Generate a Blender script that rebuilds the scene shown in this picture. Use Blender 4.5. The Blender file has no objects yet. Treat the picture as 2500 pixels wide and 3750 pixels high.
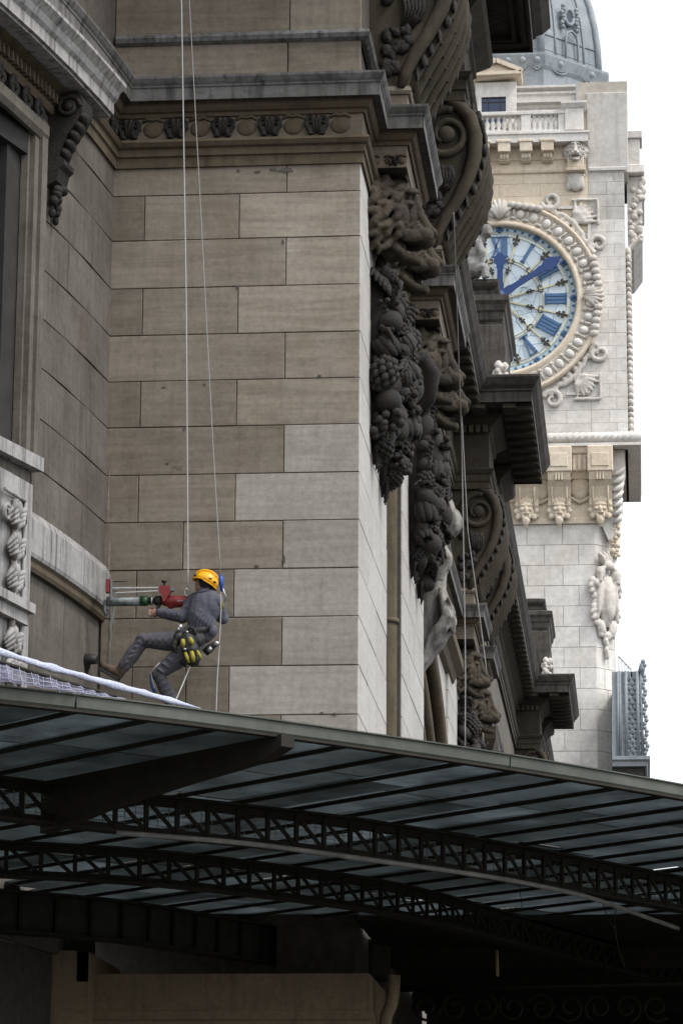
import bpy, bmesh, math, random
from mathutils import Vector, Matrix, noise as mnoise

random.seed(7)
sc = bpy.context.scene
COL = sc.collection

# ------------------------------------------------------------------ camera
# pose solved from the vanishing points of the facade and of the verticals
CX, CY = 1250.0, 1875.0
F = math.sqrt(2825.0 * 47375.0 - 1110.0 * 300.0)
def _flip(v): return Vector((v[0], v[1], -v[2]))
AY = Vector((1110, -2825, F)).normalized()
AZ = Vector((300, 47375, F)).normalized()
AX = _flip(_flip(AY).cross(_flip(AZ)))
EYE = Vector((0, 0, 1.6))
cd = bpy.data.cameras.new('camera'); cam = bpy.data.objects.new('camera', cd); COL.objects.link(cam)
right = Vector((AX[0], AY[0], AZ[0])); up = Vector((AX[1], AY[1], AZ[1])); fwd = Vector((AX[2], AY[2], AZ[2]))
m = Matrix((right, up, -fwd)).transposed().to_4x4(); m.translation = EYE
cam.matrix_world = m
cd.sensor_fit = 'VERTICAL'; cd.sensor_height = 36.0; cd.sensor_width = 24.0
cd.lens = F / 3750.0 * 36.0; cd.clip_start = 0.5; cd.clip_end = 4000
sc.camera = cam

# ------------------------------------------------------------------ sky, sun, exposure
SUN_AZ, SUN_EL = math.radians(118), math.radians(56)      # azimuth from +Y towards +X
w = bpy.data.worlds.new('World'); sc.world = w; w.use_nodes = True
nt = w.node_tree; nt.nodes.clear()
sky = nt.nodes.new('ShaderNodeTexSky'); sky.sky_type = 'NISHITA'; sky.sun_disc = False
sky.sun_elevation = SUN_EL; sky.sun_rotation = SUN_AZ
sky.air_density = 1.0; sky.dust_density = 2.0; sky.ozone_density = 1.0
hs = nt.nodes.new('ShaderNodeHueSaturation'); hs.inputs['Saturation'].default_value = 0.16
bg = nt.nodes.new('ShaderNodeBackground'); bg.inputs['Strength'].default_value = 0.15
wo = nt.nodes.new('ShaderNodeOutputWorld')
nt.links.new(sky.outputs[0], hs.inputs['Color']); nt.links.new(hs.outputs[0], bg.inputs['Color'])
nt.links.new(bg.outputs[0], wo.inputs[0])
sl = bpy.data.lights.new('sun', 'SUN'); sl.energy = 0.9; sl.angle = math.radians(14); sl.color = (1.0, 0.965, 0.91)
so = bpy.data.objects.new('sun', sl); COL.objects.link(so)
sdir = Vector((math.sin(SUN_AZ) * math.cos(SUN_EL), math.cos(SUN_AZ) * math.cos(SUN_EL), math.sin(SUN_EL)))
so.rotation_euler = (-sdir).to_track_quat('-Z', 'Y').to_euler(); so.location = (30, -10, 60)
sc.view_settings.view_transform = 'Standard'; sc.view_settings.look = 'None'
sc.view_settings.exposure = 1.15; sc.view_settings.gamma = 1.0
sc.cycles.max_bounces = 6; sc.cycles.transparent_max_bounces = 12
sc.cycles.sample_clamp_indirect = 4.0

# ------------------------------------------------------------------ pixel helpers (source pixels of the photograph)
def ray(px, py):
    c = Vector((px - CX, CY - py, F))
    return Vector((AX.dot(c), AY.dot(c), AZ.dot(c)))
def onx(px, py, x): d = ray(px, py); return EYE + d * (x / d[0])
def ony(px, py, y): d = ray(px, py); return EYE + d * (y / d[1])
def onz(px, py, z): d = ray(px, py); return EYE + d * ((z - EYE[2]) / d[2])
S = 1.5944

# ------------------------------------------------------------------ materials
def _n(t, typ, **kw):
    n = t.nodes.new(typ)
    for k, v in kw.items():
        if k.startswith('i_'): n.inputs[k[2:].replace('_', ' ')].default_value = v
        else: setattr(n, k, v)
    return n
def ramp(t, fac, stops):
    r = t.nodes.new('ShaderNodeValToRGB'); e = r.color_ramp.elements
    while len(e) < len(stops): e.new(0.5)
    for i, (p, c) in enumerate(stops):
        e[i].position = p; e[i].color = (*c, 1) if len(c) == 3 else c
    t.links.new(fac, r.inputs[0]); return r.outputs[0]
def mixc(t, a, b, fac, typ='MIX'):
    mx = t.nodes.new('ShaderNodeMix'); mx.data_type = 'RGBA'; mx.blend_type = typ
    for s, v in ((0, fac), (6, a), (7, b)):
        if hasattr(v, 'is_linked') or hasattr(v, 'links'): t.links.new(v, mx.inputs[s])
        else: mx.inputs[s].default_value = v if s == 0 else ((*v, 1) if len(v) == 3 else v)
    return mx.outputs[2]
def base_mat(name):
    mt = bpy.data.materials.new(name); mt.use_nodes = True
    t = mt.node_tree; t.nodes.clear()
    o = t.nodes.new('ShaderNodeOutputMaterial'); p = t.nodes.new('ShaderNodeBsdfPrincipled')
    t.links.new(p.outputs[0], o.inputs[0]); return mt, t, p
def mapped(t, scale):
    g = t.nodes.new('ShaderNodeNewGeometry'); mp = t.nodes.new('ShaderNodeMapping')
    mp.inputs['Scale'].default_value = scale; t.links.new(g.outputs['Position'], mp.inputs['Vector'])
    return mp.outputs[0]
def stone(name, c1, c2, stain=(0.05, 0.045, 0.04), stain_amt=0.5, streak=0.4, rnd=0.18, sc_=1.0, bump=0.25, vein=0.0, rough=0.9, thr=0.5):
    mt, t, p = base_mat(name)
    v1 = mapped(t, (1 * sc_, 1 * sc_, 1 * sc_))
    n1 = _n(t, 'ShaderNodeTexNoise', i_Scale=1.1, i_Detail=6.0, i_Roughness=0.65); t.links.new(v1, n1.inputs['Vector'])
    n2 = _n(t, 'ShaderNodeTexNoise', i_Scale=14.0, i_Detail=5.0, i_Roughness=0.7); t.links.new(v1, n2.inputs['Vector'])
    vs = mapped(t, (7 * sc_, 7 * sc_, 0.55 * sc_))
    n3 = _n(t, 'ShaderNodeTexNoise', i_Scale=1.6, i_Detail=5.0, i_Roughness=0.6); t.links.new(vs, n3.inputs['Vector'])
    col = mixc(t, c1, c2, ramp(t, n1.outputs[0], [(0.32, (0, 0, 0)), (0.68, (1, 1, 1))]))
    col = mixc(t, col, stain, ramp(t, n3.outputs[0], [(thr, (0, 0, 0)), (thr + 0.28, (streak,) * 3)]))
    n4 = _n(t, 'ShaderNodeTexNoise', i_Scale=2.7, i_Detail=8.0, i_Roughness=0.75); t.links.new(v1, n4.inputs['Vector'])
    col = mixc(t, col, stain, ramp(t, n4.outputs[0], [(0.52, (0, 0, 0)), (0.75, (stain_amt,) * 3)]))
    # pitting
    n5 = _n(t, 'ShaderNodeTexNoise', i_Scale=38.0, i_Detail=2.0); t.links.new(v1, n5.inputs['Vector'])
    col = mixc(t, col, stain, ramp(t, n5.outputs[0], [(0.68, (0, 0, 0)), (0.74, (0.6,) * 3)]))
    if vein:
        vv = mapped(t, (0.7 * sc_, 0.7 * sc_, 9 * sc_))
        oi0 = t.nodes.new('ShaderNodeObjectInfo'); ad = t.nodes.new('ShaderNodeVectorMath'); ad.operation = 'MULTIPLY_ADD'
        ad.inputs[1].default_value = (9, 9, 9)
        t.links.new(oi0.outputs['Random'], ad.inputs[0]); t.links.new(vv, ad.inputs[2])
        nv = _n(t, 'ShaderNodeTexNoise', i_Scale=1.3, i_Detail=4.0, i_Distortion=0.9); t.links.new(ad.outputs[0], nv.inputs['Vector'])
        col = mixc(t, col, ramp(t, nv.outputs[0], [(0.36, (1 - vein,) * 3), (0.64, (1 + vein * 0.4,) * 3)]), 1.0, 'MULTIPLY')
    col = mixc(t, col, ramp(t, n2.outputs[0], [(0.3, (0.82,) * 3), (0.7, (1.1,) * 3)]), 1.0, 'MULTIPLY')
    oi = t.nodes.new('ShaderNodeObjectInfo')
    col = mixc(t, col, ramp(t, oi.outputs['Random'], [(0, (1 - rnd, 1 - rnd * 1.05, 1 - rnd * 1.15)), (1, (1 + rnd * 0.6, 1 + rnd * 0.6, 1 + rnd * 0.6))]), 1.0, 'MULTIPLY')
    t.links.new(col, p.inputs['Base Color'])
    p.inputs['Roughness'].default_value = rough; p.inputs['Specular IOR Level'].default_value = 0.25
    bp = _n(t, 'ShaderNodeBump', i_Strength=bump, i_Distance=0.02); t.links.new(n2.outputs[0], bp.inputs['Height'])
    t.links.new(bp.outputs[0], p.inputs['Normal'])
    return mt
def simple(name, col, rough=0.6, metal=0.0, var=0.25, scale=6.0, bump=0.1, spec=0.4, dirt=None, dirt_amt=0.6):
    mt, t, p = base_mat(name)
    v = mapped(t, (1, 1, 1))
    n1 = _n(t, 'ShaderNodeTexNoise', i_Scale=scale, i_Detail=6.0, i_Roughness=0.65); t.links.new(v, n1.inputs['Vector'])
    c = mixc(t, col, ramp(t, n1.outputs[0], [(0.3, (1 - var,) * 3), (0.7, (1 + var,) * 3)]), 1.0, 'MULTIPLY')
    if dirt:
        n2 = _n(t, 'ShaderNodeTexNoise', i_Scale=scale * 0.4, i_Detail=8.0, i_Roughness=0.75); t.links.new(v, n2.inputs['Vector'])
        c = mixc(t, c, dirt, ramp(t, n2.outputs[0], [(0.45, (0, 0, 0)), (0.7, (dirt_amt,) * 3)]))
    t.links.new(c, p.inputs['Base Color'])
    p.inputs['Roughness'].default_value = rough; p.inputs['Metallic'].default_value = metal
    p.inputs['Specular IOR Level'].default_value = spec
    bp = _n(t, 'ShaderNodeBump', i_Strength=bump, i_Distance=0.01); t.links.new(n1.outputs[0], bp.inputs['Height'])
    t.links.new(bp.outputs[0], p.inputs['Normal'])
    return mt

M = {}
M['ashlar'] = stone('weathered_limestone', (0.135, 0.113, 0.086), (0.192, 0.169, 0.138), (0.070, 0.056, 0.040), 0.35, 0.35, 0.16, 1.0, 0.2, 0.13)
M['ashlar_mid'] = stone('half_lit_limestone', (0.180, 0.153, 0.119), (0.246, 0.218, 0.181), (0.088, 0.070, 0.050), 0.3, 0.3, 0.14, 1.0, 0.2, 0.15)  # middle tone of the return wall, half light painted in
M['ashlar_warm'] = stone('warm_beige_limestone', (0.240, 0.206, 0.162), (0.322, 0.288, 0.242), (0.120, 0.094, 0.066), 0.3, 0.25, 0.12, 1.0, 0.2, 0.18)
M['ashlar_pale'] = stone('pale_lit_limestone', (0.275, 0.252, 0.220), (0.338, 0.318, 0.288), (0.104, 0.092, 0.080), 0.3, 0.25, 0.10, 1.0, 0.2, 0.12)  # palest tone of the return wall, stronger light painted in
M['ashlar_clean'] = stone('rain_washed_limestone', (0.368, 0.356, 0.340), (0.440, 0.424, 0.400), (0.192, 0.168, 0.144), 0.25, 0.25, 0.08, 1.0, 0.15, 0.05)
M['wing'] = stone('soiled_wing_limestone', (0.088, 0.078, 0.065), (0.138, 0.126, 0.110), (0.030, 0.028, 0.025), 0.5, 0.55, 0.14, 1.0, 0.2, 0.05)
M['band'] = stone('streaked_pale_band_stone', (0.259, 0.252, 0.248), (0.346, 0.338, 0.331), (0.036, 0.034, 0.032), 0.3, 0.95, 0.1, 1.0, 0.2, 0.0, 0.9, 0.47)
M['mould'] = stone('brown_moulding_stone', (0.076, 0.058, 0.037), (0.112, 0.092, 0.064), (0.015, 0.014, 0.013), 0.7, 0.5, 0.1, 1.0, 0.25, 0.0, 0.88, 0.5)
M['corona'] = stone('black_streaked_cornice_stone', (0.084, 0.081, 0.078), (0.168, 0.165, 0.162), (0.012, 0.012, 0.011), 0.75, 0.95, 0.1, 1.0, 0.25, 0.0, 0.85, 0.46)
M['blackcor'] = stone('soot_black_cornice_stone', (0.040, 0.036, 0.031), (0.095, 0.085, 0.073), (0.012, 0.011, 0.010), 0.75, 0.8, 0.1, 1.0, 0.25, 0.0, 0.8, 0.46)
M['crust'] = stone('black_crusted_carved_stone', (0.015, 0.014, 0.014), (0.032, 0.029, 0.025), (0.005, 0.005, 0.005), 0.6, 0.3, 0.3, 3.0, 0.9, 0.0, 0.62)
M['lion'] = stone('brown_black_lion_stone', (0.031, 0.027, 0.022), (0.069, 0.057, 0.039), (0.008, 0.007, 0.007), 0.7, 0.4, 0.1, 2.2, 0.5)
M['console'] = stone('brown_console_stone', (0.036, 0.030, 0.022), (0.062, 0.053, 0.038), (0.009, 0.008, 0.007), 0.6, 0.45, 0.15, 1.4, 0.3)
M['joint'] = simple('dark_joint_mortar', (0.062, 0.054, 0.045), 0.95, 0, 0.3, 8)
M['tower'] = stone('pale_tower_limestone', (0.587, 0.561, 0.520), (0.680, 0.664, 0.638), (0.411, 0.371, 0.319), 0.3, 0.3, 0.07, 0.35, 0.1, 0.04)
M['tower_warm'] = stone('warm_tower_limestone', (0.581, 0.487, 0.369), (0.664, 0.596, 0.498), (0.395, 0.321, 0.239), 0.4, 0.3, 0.06, 0.4, 0.1, 0.03)
M['tower_grey'] = stone('grey_stained_tower_limestone', (0.457, 0.437, 0.407), (0.556, 0.541, 0.516), (0.267, 0.249, 0.218), 0.5, 0.6, 0.08, 0.35, 0.1, 0.05)
M['tower_joint'] = simple('tower_mortar', (0.40, 0.365, 0.32), 0.95, 0, 0.2, 3)
M['carve'] = stone('pale_carved_stone', (0.493, 0.463, 0.424), (0.592, 0.567, 0.532), (0.256, 0.227, 0.187), 0.45, 0.3, 0.1, 1.2, 0.3)
M['zinc'] = stone('blue_grey_zinc', (0.205, 0.235, 0.260), (0.290, 0.320, 0.342), (0.10, 0.12, 0.14), 0.45, 0.7, 0.12, 0.7, 0.1, 0.0, 0.55)
M['iron'] = simple('dark_olive_iron', (0.017, 0.0155, 0.011), 0.7, 0.0, 0.4, 9, 0.3, 0.25, (0.03, 0.022, 0.012), 0.6)
M['fascia'] = simple('grey_green_fascia_paint', (0.058, 0.063, 0.051), 0.6, 0.0, 0.2, 3.0, 0.15, 0.3, (0.12, 0.128, 0.11), 0.6)
M['rope'] = simple('pale_work_rope', (0.40, 0.40, 0.39), 0.9, 0, 0.15, 80)
M['rope2'] = simple('grey_safety_rope', (0.28, 0.275, 0.27), 0.9, 0, 0.2, 80)
M['navy'] = simple('navy_clock_hand_paint', (0.010, 0.038, 0.145), 0.5, 0, 0.1, 3)
M['numeral'] = simple('blue_numeral_enamel', (0.05, 0.12, 0.245), 0.5, 0, 0.15, 3)
M['gilt'] = simple('pale_gilt_strips', (0.52, 0.49, 0.33), 0.5, 0, 0.15, 3)
M['bronze'] = simple('dark_bronze_fleurons', (0.040, 0.033, 0.028), 0.6, 0, 0.3, 6)
M['glassdark'] = simple('dark_window_glass', (0.012, 0.02, 0.04), 0.12, 0, 0.3, 1, 0.0, 0.5)
M['bluewin'] = simple('blue_tower_glass', (0.010, 0.028, 0.075), 0.15, 0, 0.2, 1, 0.0, 0.5)
M['wood'] = simple('dark_window_frame', (0.02, 0.02, 0.022), 0.6)
M['pier_dark'] = stone('brown_painted_pier_stone', (0.25, 0.195, 0.125), (0.31, 0.245, 0.16), (0.07, 0.055, 0.04), 0.4, 0.4, 0.1, 1.0, 0.15)
M['plate'] = simple('dusty_plate_iron', (0.030, 0.029, 0.024), 0.75, 0.0, 0.35, 5, 0.2, 0.25, (0.055, 0.05, 0.042), 0.5)
M['conduit'] = simple('grey_conduit', (0.20, 0.195, 0.18), 0.6, 0, 0.3, 6)
M['netwhite'] = simple('white_net_fabric', (0.40, 0.425, 0.54), 0.9, 0, 0.25, 60, 0.5)
M['lion_pale'] = stone('pale_and_black_figure_stone', (0.20, 0.185, 0.165), (0.34, 0.33, 0.315), (0.03, 0.027, 0.024), 0.95, 0.9, 0.05, 0.8, 0.3, 0, 0.9, 0.45)
def net_mat():
    mt, t, p = base_mat('lilac_net_sheet'); o = [n for n in t.nodes if n.type == 'OUTPUT_MATERIAL'][0]
    v = mapped(t, (1, 1, 1))
    n1 = _n(t, 'ShaderNodeTexNoise', i_Scale=5.0, i_Detail=5.0); t.links.new(v, n1.inputs['Vector'])
    c = ramp(t, n1.outputs[0], [(0.3, (0.10, 0.095, 0.13)), (0.7, (0.24, 0.235, 0.34))])
    t.links.new(c, p.inputs['Base Color']); p.inputs['Roughness'].default_value = 0.9
    tr = t.nodes.new('ShaderNodeBsdfTransparent'); ms = t.nodes.new('ShaderNodeMixShader'); ms.inputs[0].default_value = 0.35
    t.links.new(p.outputs[0], ms.inputs[1]); t.links.new(tr.outputs[0], ms.inputs[2]); t.links.new(ms.outputs[0], o.inputs[0]); return mt
M['netsheet'] = net_mat()
M['skin'] = simple('skin', (0.30, 0.17, 0.12), 0.6, 0, 0.1, 20, 0.1)
M['jacket'] = simple('grey_blue_work_jacket', (0.085, 0.086, 0.108), 0.9, 0, 0.05, 25, 0.15, 0.2)
M['trouser'] = simple('grey_work_trousers', (0.080, 0.078, 0.090), 0.9, 0, 0.05, 25, 0.15, 0.2)
M['helmet'] = simple('yellow_helmet_plastic', (0.75, 0.36, 0.004), 0.38, 0, 0.06, 20, 0.02, 0.45)
M['boot'] = simple('brown_dusty_leather', (0.055, 0.038, 0.028), 0.8, 0, 0.35, 25, 0.4, 0.2, (0.16, 0.13, 0.10), 0.6)
M['rubber'] = simple('black_rubber', (0.014, 0.014, 0.015), 0.6, 0, 0.3, 20, 0.2)
M['hairm'] = simple('black_hair', (0.010, 0.009, 0.008), 0.7, 0, 0.3, 60, 0.5)
M['steel'] = simple('bare_steel', (0.42, 0.42, 0.42), 0.4, 0.8, 0.2, 30)
M['yellowcloth'] = simple('yellow_bag_panel', (0.26, 0.22, 0.03), 0.7, 0, 0.25, 30, 0.3)
M['bluecloth'] = simple('blue_trim', (0.02, 0.05, 0.15), 0.8, 0, 0.2, 30)
M['blueplast'] = simple('blue_anodised_grab', (0.015, 0.06, 0.30), 0.4, 0, 0.2, 30)
M['drillred'] = simple('red_drill_housing', (0.17, 0.014, 0.014), 0.5, 0, 0.15, 20, 0.05, 0.4, (0.10, 0.03, 0.03), 0.4)
M['bitgrey'] = simple('grey_steel_bit', (0.075, 0.088, 0.09), 0.5, 0.2, 0.4, 14, 0.1, 0.4, (0.36, 0.38, 0.38), 0.5)
M['bitgreen'] = simple('green_bit_sleeve', (0.008, 0.045, 0.018), 0.5, 0, 0.2, 20)
M['patch'] = simple('grey_repair_mortar', (0.085, 0.078, 0.066), 0.95, 0, 0.3, 12)
M['limerun'] = simple('pale_lime_run', (0.19, 0.185, 0.17), 0.95, 0, 0.4, 9)
M['reveal_shade'] = simple('shade_black_reveal', (0.020, 0.019, 0.018), 0.9, 0, 0.4, 4, 0.2)  # shade inside the window jamb, painted as a near-black colour
M['asphalt'] = simple('street_asphalt', (0.05, 0.05, 0.05), 0.9, 0, 0.2, 2)

# dial glass: pale blue lights leaded together (flat pattern)
def dial_mat():
    mt, t, p = base_mat('pale_blue_leaded_dial_glass')
    v = mapped(t, (1, 1, 1))
    vo = _n(t, 'ShaderNodeTexVoronoi', i_Scale=1.25); t.links.new(v, vo.inputs['Vector'])
    c = ramp(t, vo.outputs['Color'], [(0.2, (0.44, 0.525, 0.59)), (0.8, (0.58, 0.655, 0.69))])
    vd = _n(t, 'ShaderNodeTexVoronoi', i_Scale=1.25); vd.feature = 'DISTANCE_TO_EDGE'; t.links.new(v, vd.inputs['Vector'])
    c = mixc(t, (0.20, 0.29, 0.38), c, ramp(t, vd.outputs['Distance'], [(0.012, (0, 0, 0)), (0.028, (1, 1, 1))]))
    t.links.new(c, p.inputs['Base Color']); p.inputs['Roughness'].default_value = 0.3
    return mt
M['dial'] = dial_mat()
M['dial_ring'] = simple('blue_minute_ring', (0.33, 0.43, 0.50), 0.4, 0, 0.12, 2)
M['ray'] = simple('white_blue_sun_ray_glass', (0.52, 0.62, 0.67), 0.4, 0, 0.12, 2)

def canopy_glass(name, tr, tint):
    mt, t, p = base_mat(name)
    o = [n for n in t.nodes if n.type == 'OUTPUT_MATERIAL'][0]
    v = mapped(t, (1, 1, 1))
    n1 = _n(t, 'ShaderNodeTexNoise', i_Scale=1.4, i_Detail=7.0, i_Roughness=0.7); t.links.new(v, n1.inputs['Vector'])
    n2 = _n(t, 'ShaderNodeTexNoise', i_Scale=22.0, i_Detail=3.0); t.links.new(v, n2.inputs['Vector'])
    oi = t.nodes.new('ShaderNodeObjectInfo')
    c = mixc(t, tint, ramp(t, n1.outputs[0], [(0.3, (0.55,) * 3), (0.7, (1.2,) * 3)]), 1.0, 'MULTIPLY')
    c = mixc(t, c, ramp(t, oi.outputs['Random'], [(0, (0.62, 0.62, 0.60)), (1, (1.35, 1.36, 1.38))]), 1.0, 'MULTIPLY')
    c = mixc(t, c, (0.01, 0.01, 0.01), ramp(t, n2.outputs[0], [(0.66, (0, 0, 0)), (0.72, (0.5,) * 3)]))
    tl = t.nodes.new('ShaderNodeBsdfTranslucent'); t.links.new(c, tl.inputs['Color'])
    t.links.new(c, p.inputs['Base Color']); p.inputs['Roughness'].default_value = 0.35
    wv = _n(t, 'ShaderNodeTexWave', i_Scale=28.0, i_Distortion=0.3); t.links.new(v, wv.inputs['Vector'])
    bp = _n(t, 'ShaderNodeBump', i_Strength=0.15, i_Distance=0.004); t.links.new(wv.outputs[0], bp.inputs['Height']); t.links.new(bp.outputs[0], p.inputs['Normal'])
    ms = t.nodes.new('ShaderNodeMixShader'); ms.inputs[0].default_value = tr
    t.links.new(p.outputs[0], ms.inputs[1]); t.links.new(tl.outputs[0], ms.inputs[2]); t.links.new(ms.outputs[0], o.inputs[0])
    return mt
M['cglass'] = canopy_glass('dirty_ribbed_canopy_glass', 0.7, (0.210, 0.232, 0.238))

# ------------------------------------------------------------------ mesh builder
class MB:
    def __init__(s): s.v = []; s.f = []; s.sm = []
    def add(s, vs, fs, smooth=False):
        b = len(s.v); s.v += [tuple(v) for v in vs]
        for f in fs: s.f.append([i + b for i in f]); s.sm.append(smooth)
        return s
    def box(s, x0, x1, y0, y1, z0, z1, bv=0.0):
        if bv:
            bm = bmesh.new(); bmesh.ops.create_cube(bm, size=1.0)
            for v in bm.verts: v.co = Vector(((x0 + x1) / 2 + v.co.x * (x1 - x0), (y0 + y1) / 2 + v.co.y * (y1 - y0), (z0 + z1) / 2 + v.co.z * (z1 - z0)))
            bmesh.ops.bevel(bm, geom=bm.edges[:], offset=bv, segments=1, affect='EDGES')
            bm.verts.index_update(); s.add([v.co for v in bm.verts], [[v.index for v in f.verts] for f in bm.faces]); bm.free(); return s
        v = [(x, y, z) for z in (z0, z1) for y in (y0, y1) for x in (x0, x1)]
        return s.add(v, [(0, 2, 3, 1), (4, 5, 7, 6), (0, 1, 5, 4), (2, 6, 7, 3), (0, 4, 6, 2), (1, 3, 7, 5)])
    def obox(s, c, ax, ay, az, hx, hy, hz):
        c = Vector(c); ax = Vector(ax).normalized() * hx; ay = Vector(ay).normalized() * hy; az = Vector(az).normalized() * hz
        v = [c + ax * i + ay * j + az * k for k in (-1, 1) for j in (-1, 1) for i in (-1, 1)]
        return s.add(v, [(0, 2, 3, 1), (4, 5, 7, 6), (0, 1, 5, 4), (2, 6, 7, 3), (0, 4, 6, 2), (1, 3, 7, 5)])
    def bar(s, a, b, wd, ht, upv=(0, 0, 1)):
        a = Vector(a); b = Vector(b); d = (b - a); L = d.length; d.normalize()
        sd = d.cross(Vector(upv)); 
        if sd.length < 1e-4: sd = d.cross(Vector((1, 0, 0)))
        sd.normalize(); u = sd.cross(d)
        return s.obox((a + b) / 2, d, sd, u, L / 2, wd / 2, ht / 2)
    def tube(s, pts, r, n=8, cap=True):
        pts = [Vector(p) for p in pts]; rs = r if isinstance(r, (list, tuple)) else [r] * len(pts)
        vs = []; prev = None
        for i, p in enumerate(pts):
            d = (pts[min(i + 1, len(pts) - 1)] - pts[max(i - 1, 0)]).normalized()
            if prev is None:
                a = d.orthogonal().normalized()
            else:
                a = (prev - d * prev.dot(d))
                a = a.normalized() if a.length > 1e-6 else d.orthogonal().normalized()
            prev = a; b = d.cross(a)
            for k in range(n):
                t = 2 * math.pi * k / n; vs.append(p + (a * math.cos(t) + b * math.sin(t)) * rs[i])
        fs = []
        for i in range(len(pts) - 1):
            for k in range(n): fs.append((i * n + k, i * n + (k + 1) % n, (i + 1) * n + (k + 1) % n, (i + 1) * n + k))
        s.add(vs, fs, True)
        if cap:
            b = len(s.v) - len(vs)
            s.f.append([b + k for k in range(n)][::-1]); s.sm.append(False)
            e = b + (len(pts) - 1) * n; s.f.append([e + k for k in range(n)]); s.sm.append(False)
        return s
    def ball(s, c, r, rot=None, nu=10, nv=7):
        if not isinstance(r, (list, tuple)): r = (r, r, r)
        vs = []; c = Vector(c)
        for j in range(nv + 1):
            ph = math.pi * j / nv
            for i in range(nu):
                th = 2 * math.pi * i / nu
                p = Vector((r[0] * math.sin(ph) * math.cos(th), r[1] * math.sin(ph) * math.sin(th), r[2] * math.cos(ph)))
                if rot: p = rot @ p
                vs.append(c + p)
        fs = []
        for j in range(nv):
            for i in range(nu):
                a, b2 = j * nu + i, j * nu + (i + 1) % nu
                fs.append((a, a + nu, b2 + nu, b2))
        return s.add(vs, fs, True)
    def prism(s, poly, axis, t0, t1):
        # poly: 2D list; axis 'x': (y,z), 'y': (x,z), 'z': (x,y)
        def mk(p, t): return (t, p[0], p[1]) if axis == 'x' else ((p[0], t, p[1]) if axis == 'y' else (p[0], p[1], t))
        n = len(poly); v = [mk(p, t0) for p in poly] + [mk(p, t1) for p in poly]
        f = [list(range(n))[::-1], list(range(n, 2 * n))] + [(i, (i + 1) % n, n + (i + 1) % n, n + i) for i in range(n)]
        return s.add(v, f)
    def lathe(s, prof, c, n=24, axis='z', a0=0, a1=2 * math.pi):
        c = Vector(c); vs = []; full = abs(a1 - a0 - 2 * math.pi) < 1e-6; m_ = n if full else n + 1
        for (r, h) in prof:
            for k in range(m_):
                t = a0 + (a1 - a0) * k / n
                p = (r * math.cos(t), r * math.sin(t), h) if axis == 'z' else ((r * math.cos(t), h, r * math.sin(t)) if axis == 'y' else (h, r * math.cos(t), r * math.sin(t)))
                vs.append(c + Vector(p))
        fs = []
        for j in range(len(prof) - 1):
            for k in range(n):
                k2 = (k + 1) % m_
                fs.append((j * m_ + k, j * m_ + k2, (j + 1) * m_ + k2, (j + 1) * m_ + k))
        return s.add(vs, fs, True)
    def sweep(s, path, prof, cap=True, smooth=False):
        path = [Vector((p[0], p[1])) for p in path]; ns = []
        for i in range(len(path) - 1):
            d = (path[i + 1] - path[i]).normalized(); ns.append(Vector((d.y, -d.x)))
        vs = []
        for i, p in enumerate(path):
            if i == 0: mv = ns[0]
            elif i == len(path) - 1: mv = ns[-1]
            else: mv = (ns[i - 1] + ns[i]) / max(0.2, 1 + ns[i - 1].dot(ns[i]))
            for (o, z) in prof: q = p + mv * o; vs.append((q.x, q.y, z))
        k = len(prof); fs = []
        for i in range(len(path) - 1):
            for j in range(k - 1): fs.append((i * k + j, (i + 1) * k + j, (i + 1) * k + j + 1, i * k + j + 1))
        s.add(vs, fs, smooth)
        if cap:
            b = len(s.v) - len(vs)
            s.f.append([b + j for j in range(k)]); s.sm.append(False)
            e = b + (len(path) - 1) * k; s.f.append([e + j for j in range(k)][::-1]); s.sm.append(False)
        return s
    def mesh(s, name):
        me = bpy.data.meshes.new(name); me.from_pydata(s.v, [], s.f)
        me.polygons.foreach_set('use_smooth', s.sm); me.update()
        return me

WLOC = {}
def fix_normals(me):
    bm = bmesh.new(); bm.from_mesh(me); bmesh.ops.recalc_face_normals(bm, faces=bm.faces[:]); bm.to_mesh(me); bm.free()
def link(o, parent):
    COL.objects.link(o)
    if parent:
        o.parent = parent; o.matrix_parent_inverse = Matrix.Translation(-WLOC[parent.name])
def put(name, me, mat, parent, loc):
    """a mesh object whose data is local to world position loc"""
    o = bpy.data.objects.new(name, me); o.location = loc
    if mat and not me.materials: me.materials.append(M[mat] if isinstance(mat, str) else mat)
    WLOC[o.name] = Vector(loc)
    link(o, parent); return o
def obj(name, mb, mat, parent=None):
    vs = mb.v
    c = Vector([(min(v[i] for v in vs) + max(v[i] for v in vs)) / 2 for i in range(3)])
    mb.v = [(v[0] - c[0], v[1] - c[1], v[2] - c[2]) for v in vs]
    me = mb.mesh(name); fix_normals(me)
    return put(name, me, mat, parent, c)
def dup(o, delta, parent, rot=None):
    c = o.copy(); c.location = Vector(o.location) + Vector(delta)
    WLOC[c.name] = c.location.copy(); COL.objects.link(c)
    c.parent = parent; c.matrix_parent_inverse = Matrix.Translation(-WLOC[parent.name])
    return c
def thing(name, label, cat, loc=(0, 0, 0), group=None):
    o = bpy.data.objects.new(name, None); o.location = loc; COL.objects.link(o); WLOC[o.name] = Vector(loc)
    o.empty_display_size = 0.2; o['label'] = label; o['category'] = cat
    if group: o['group'] = group
    return o
def tag(o, label, cat, group=None):
    o['label'] = label; o['category'] = cat
    if group: o['group'] = group
    return o
def part(name, parent):
    """an empty part that groups sub-parts"""
    o = bpy.data.objects.new(name, None); COL.objects.link(o); o.empty_display_size = 0.1
    o.parent = parent; o.location = WLOC[parent.name]; o.matrix_parent_inverse = Matrix.Translation(-WLOC[parent.name]); WLOC[o.name] = WLOC[parent.name].copy(); return o

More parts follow.
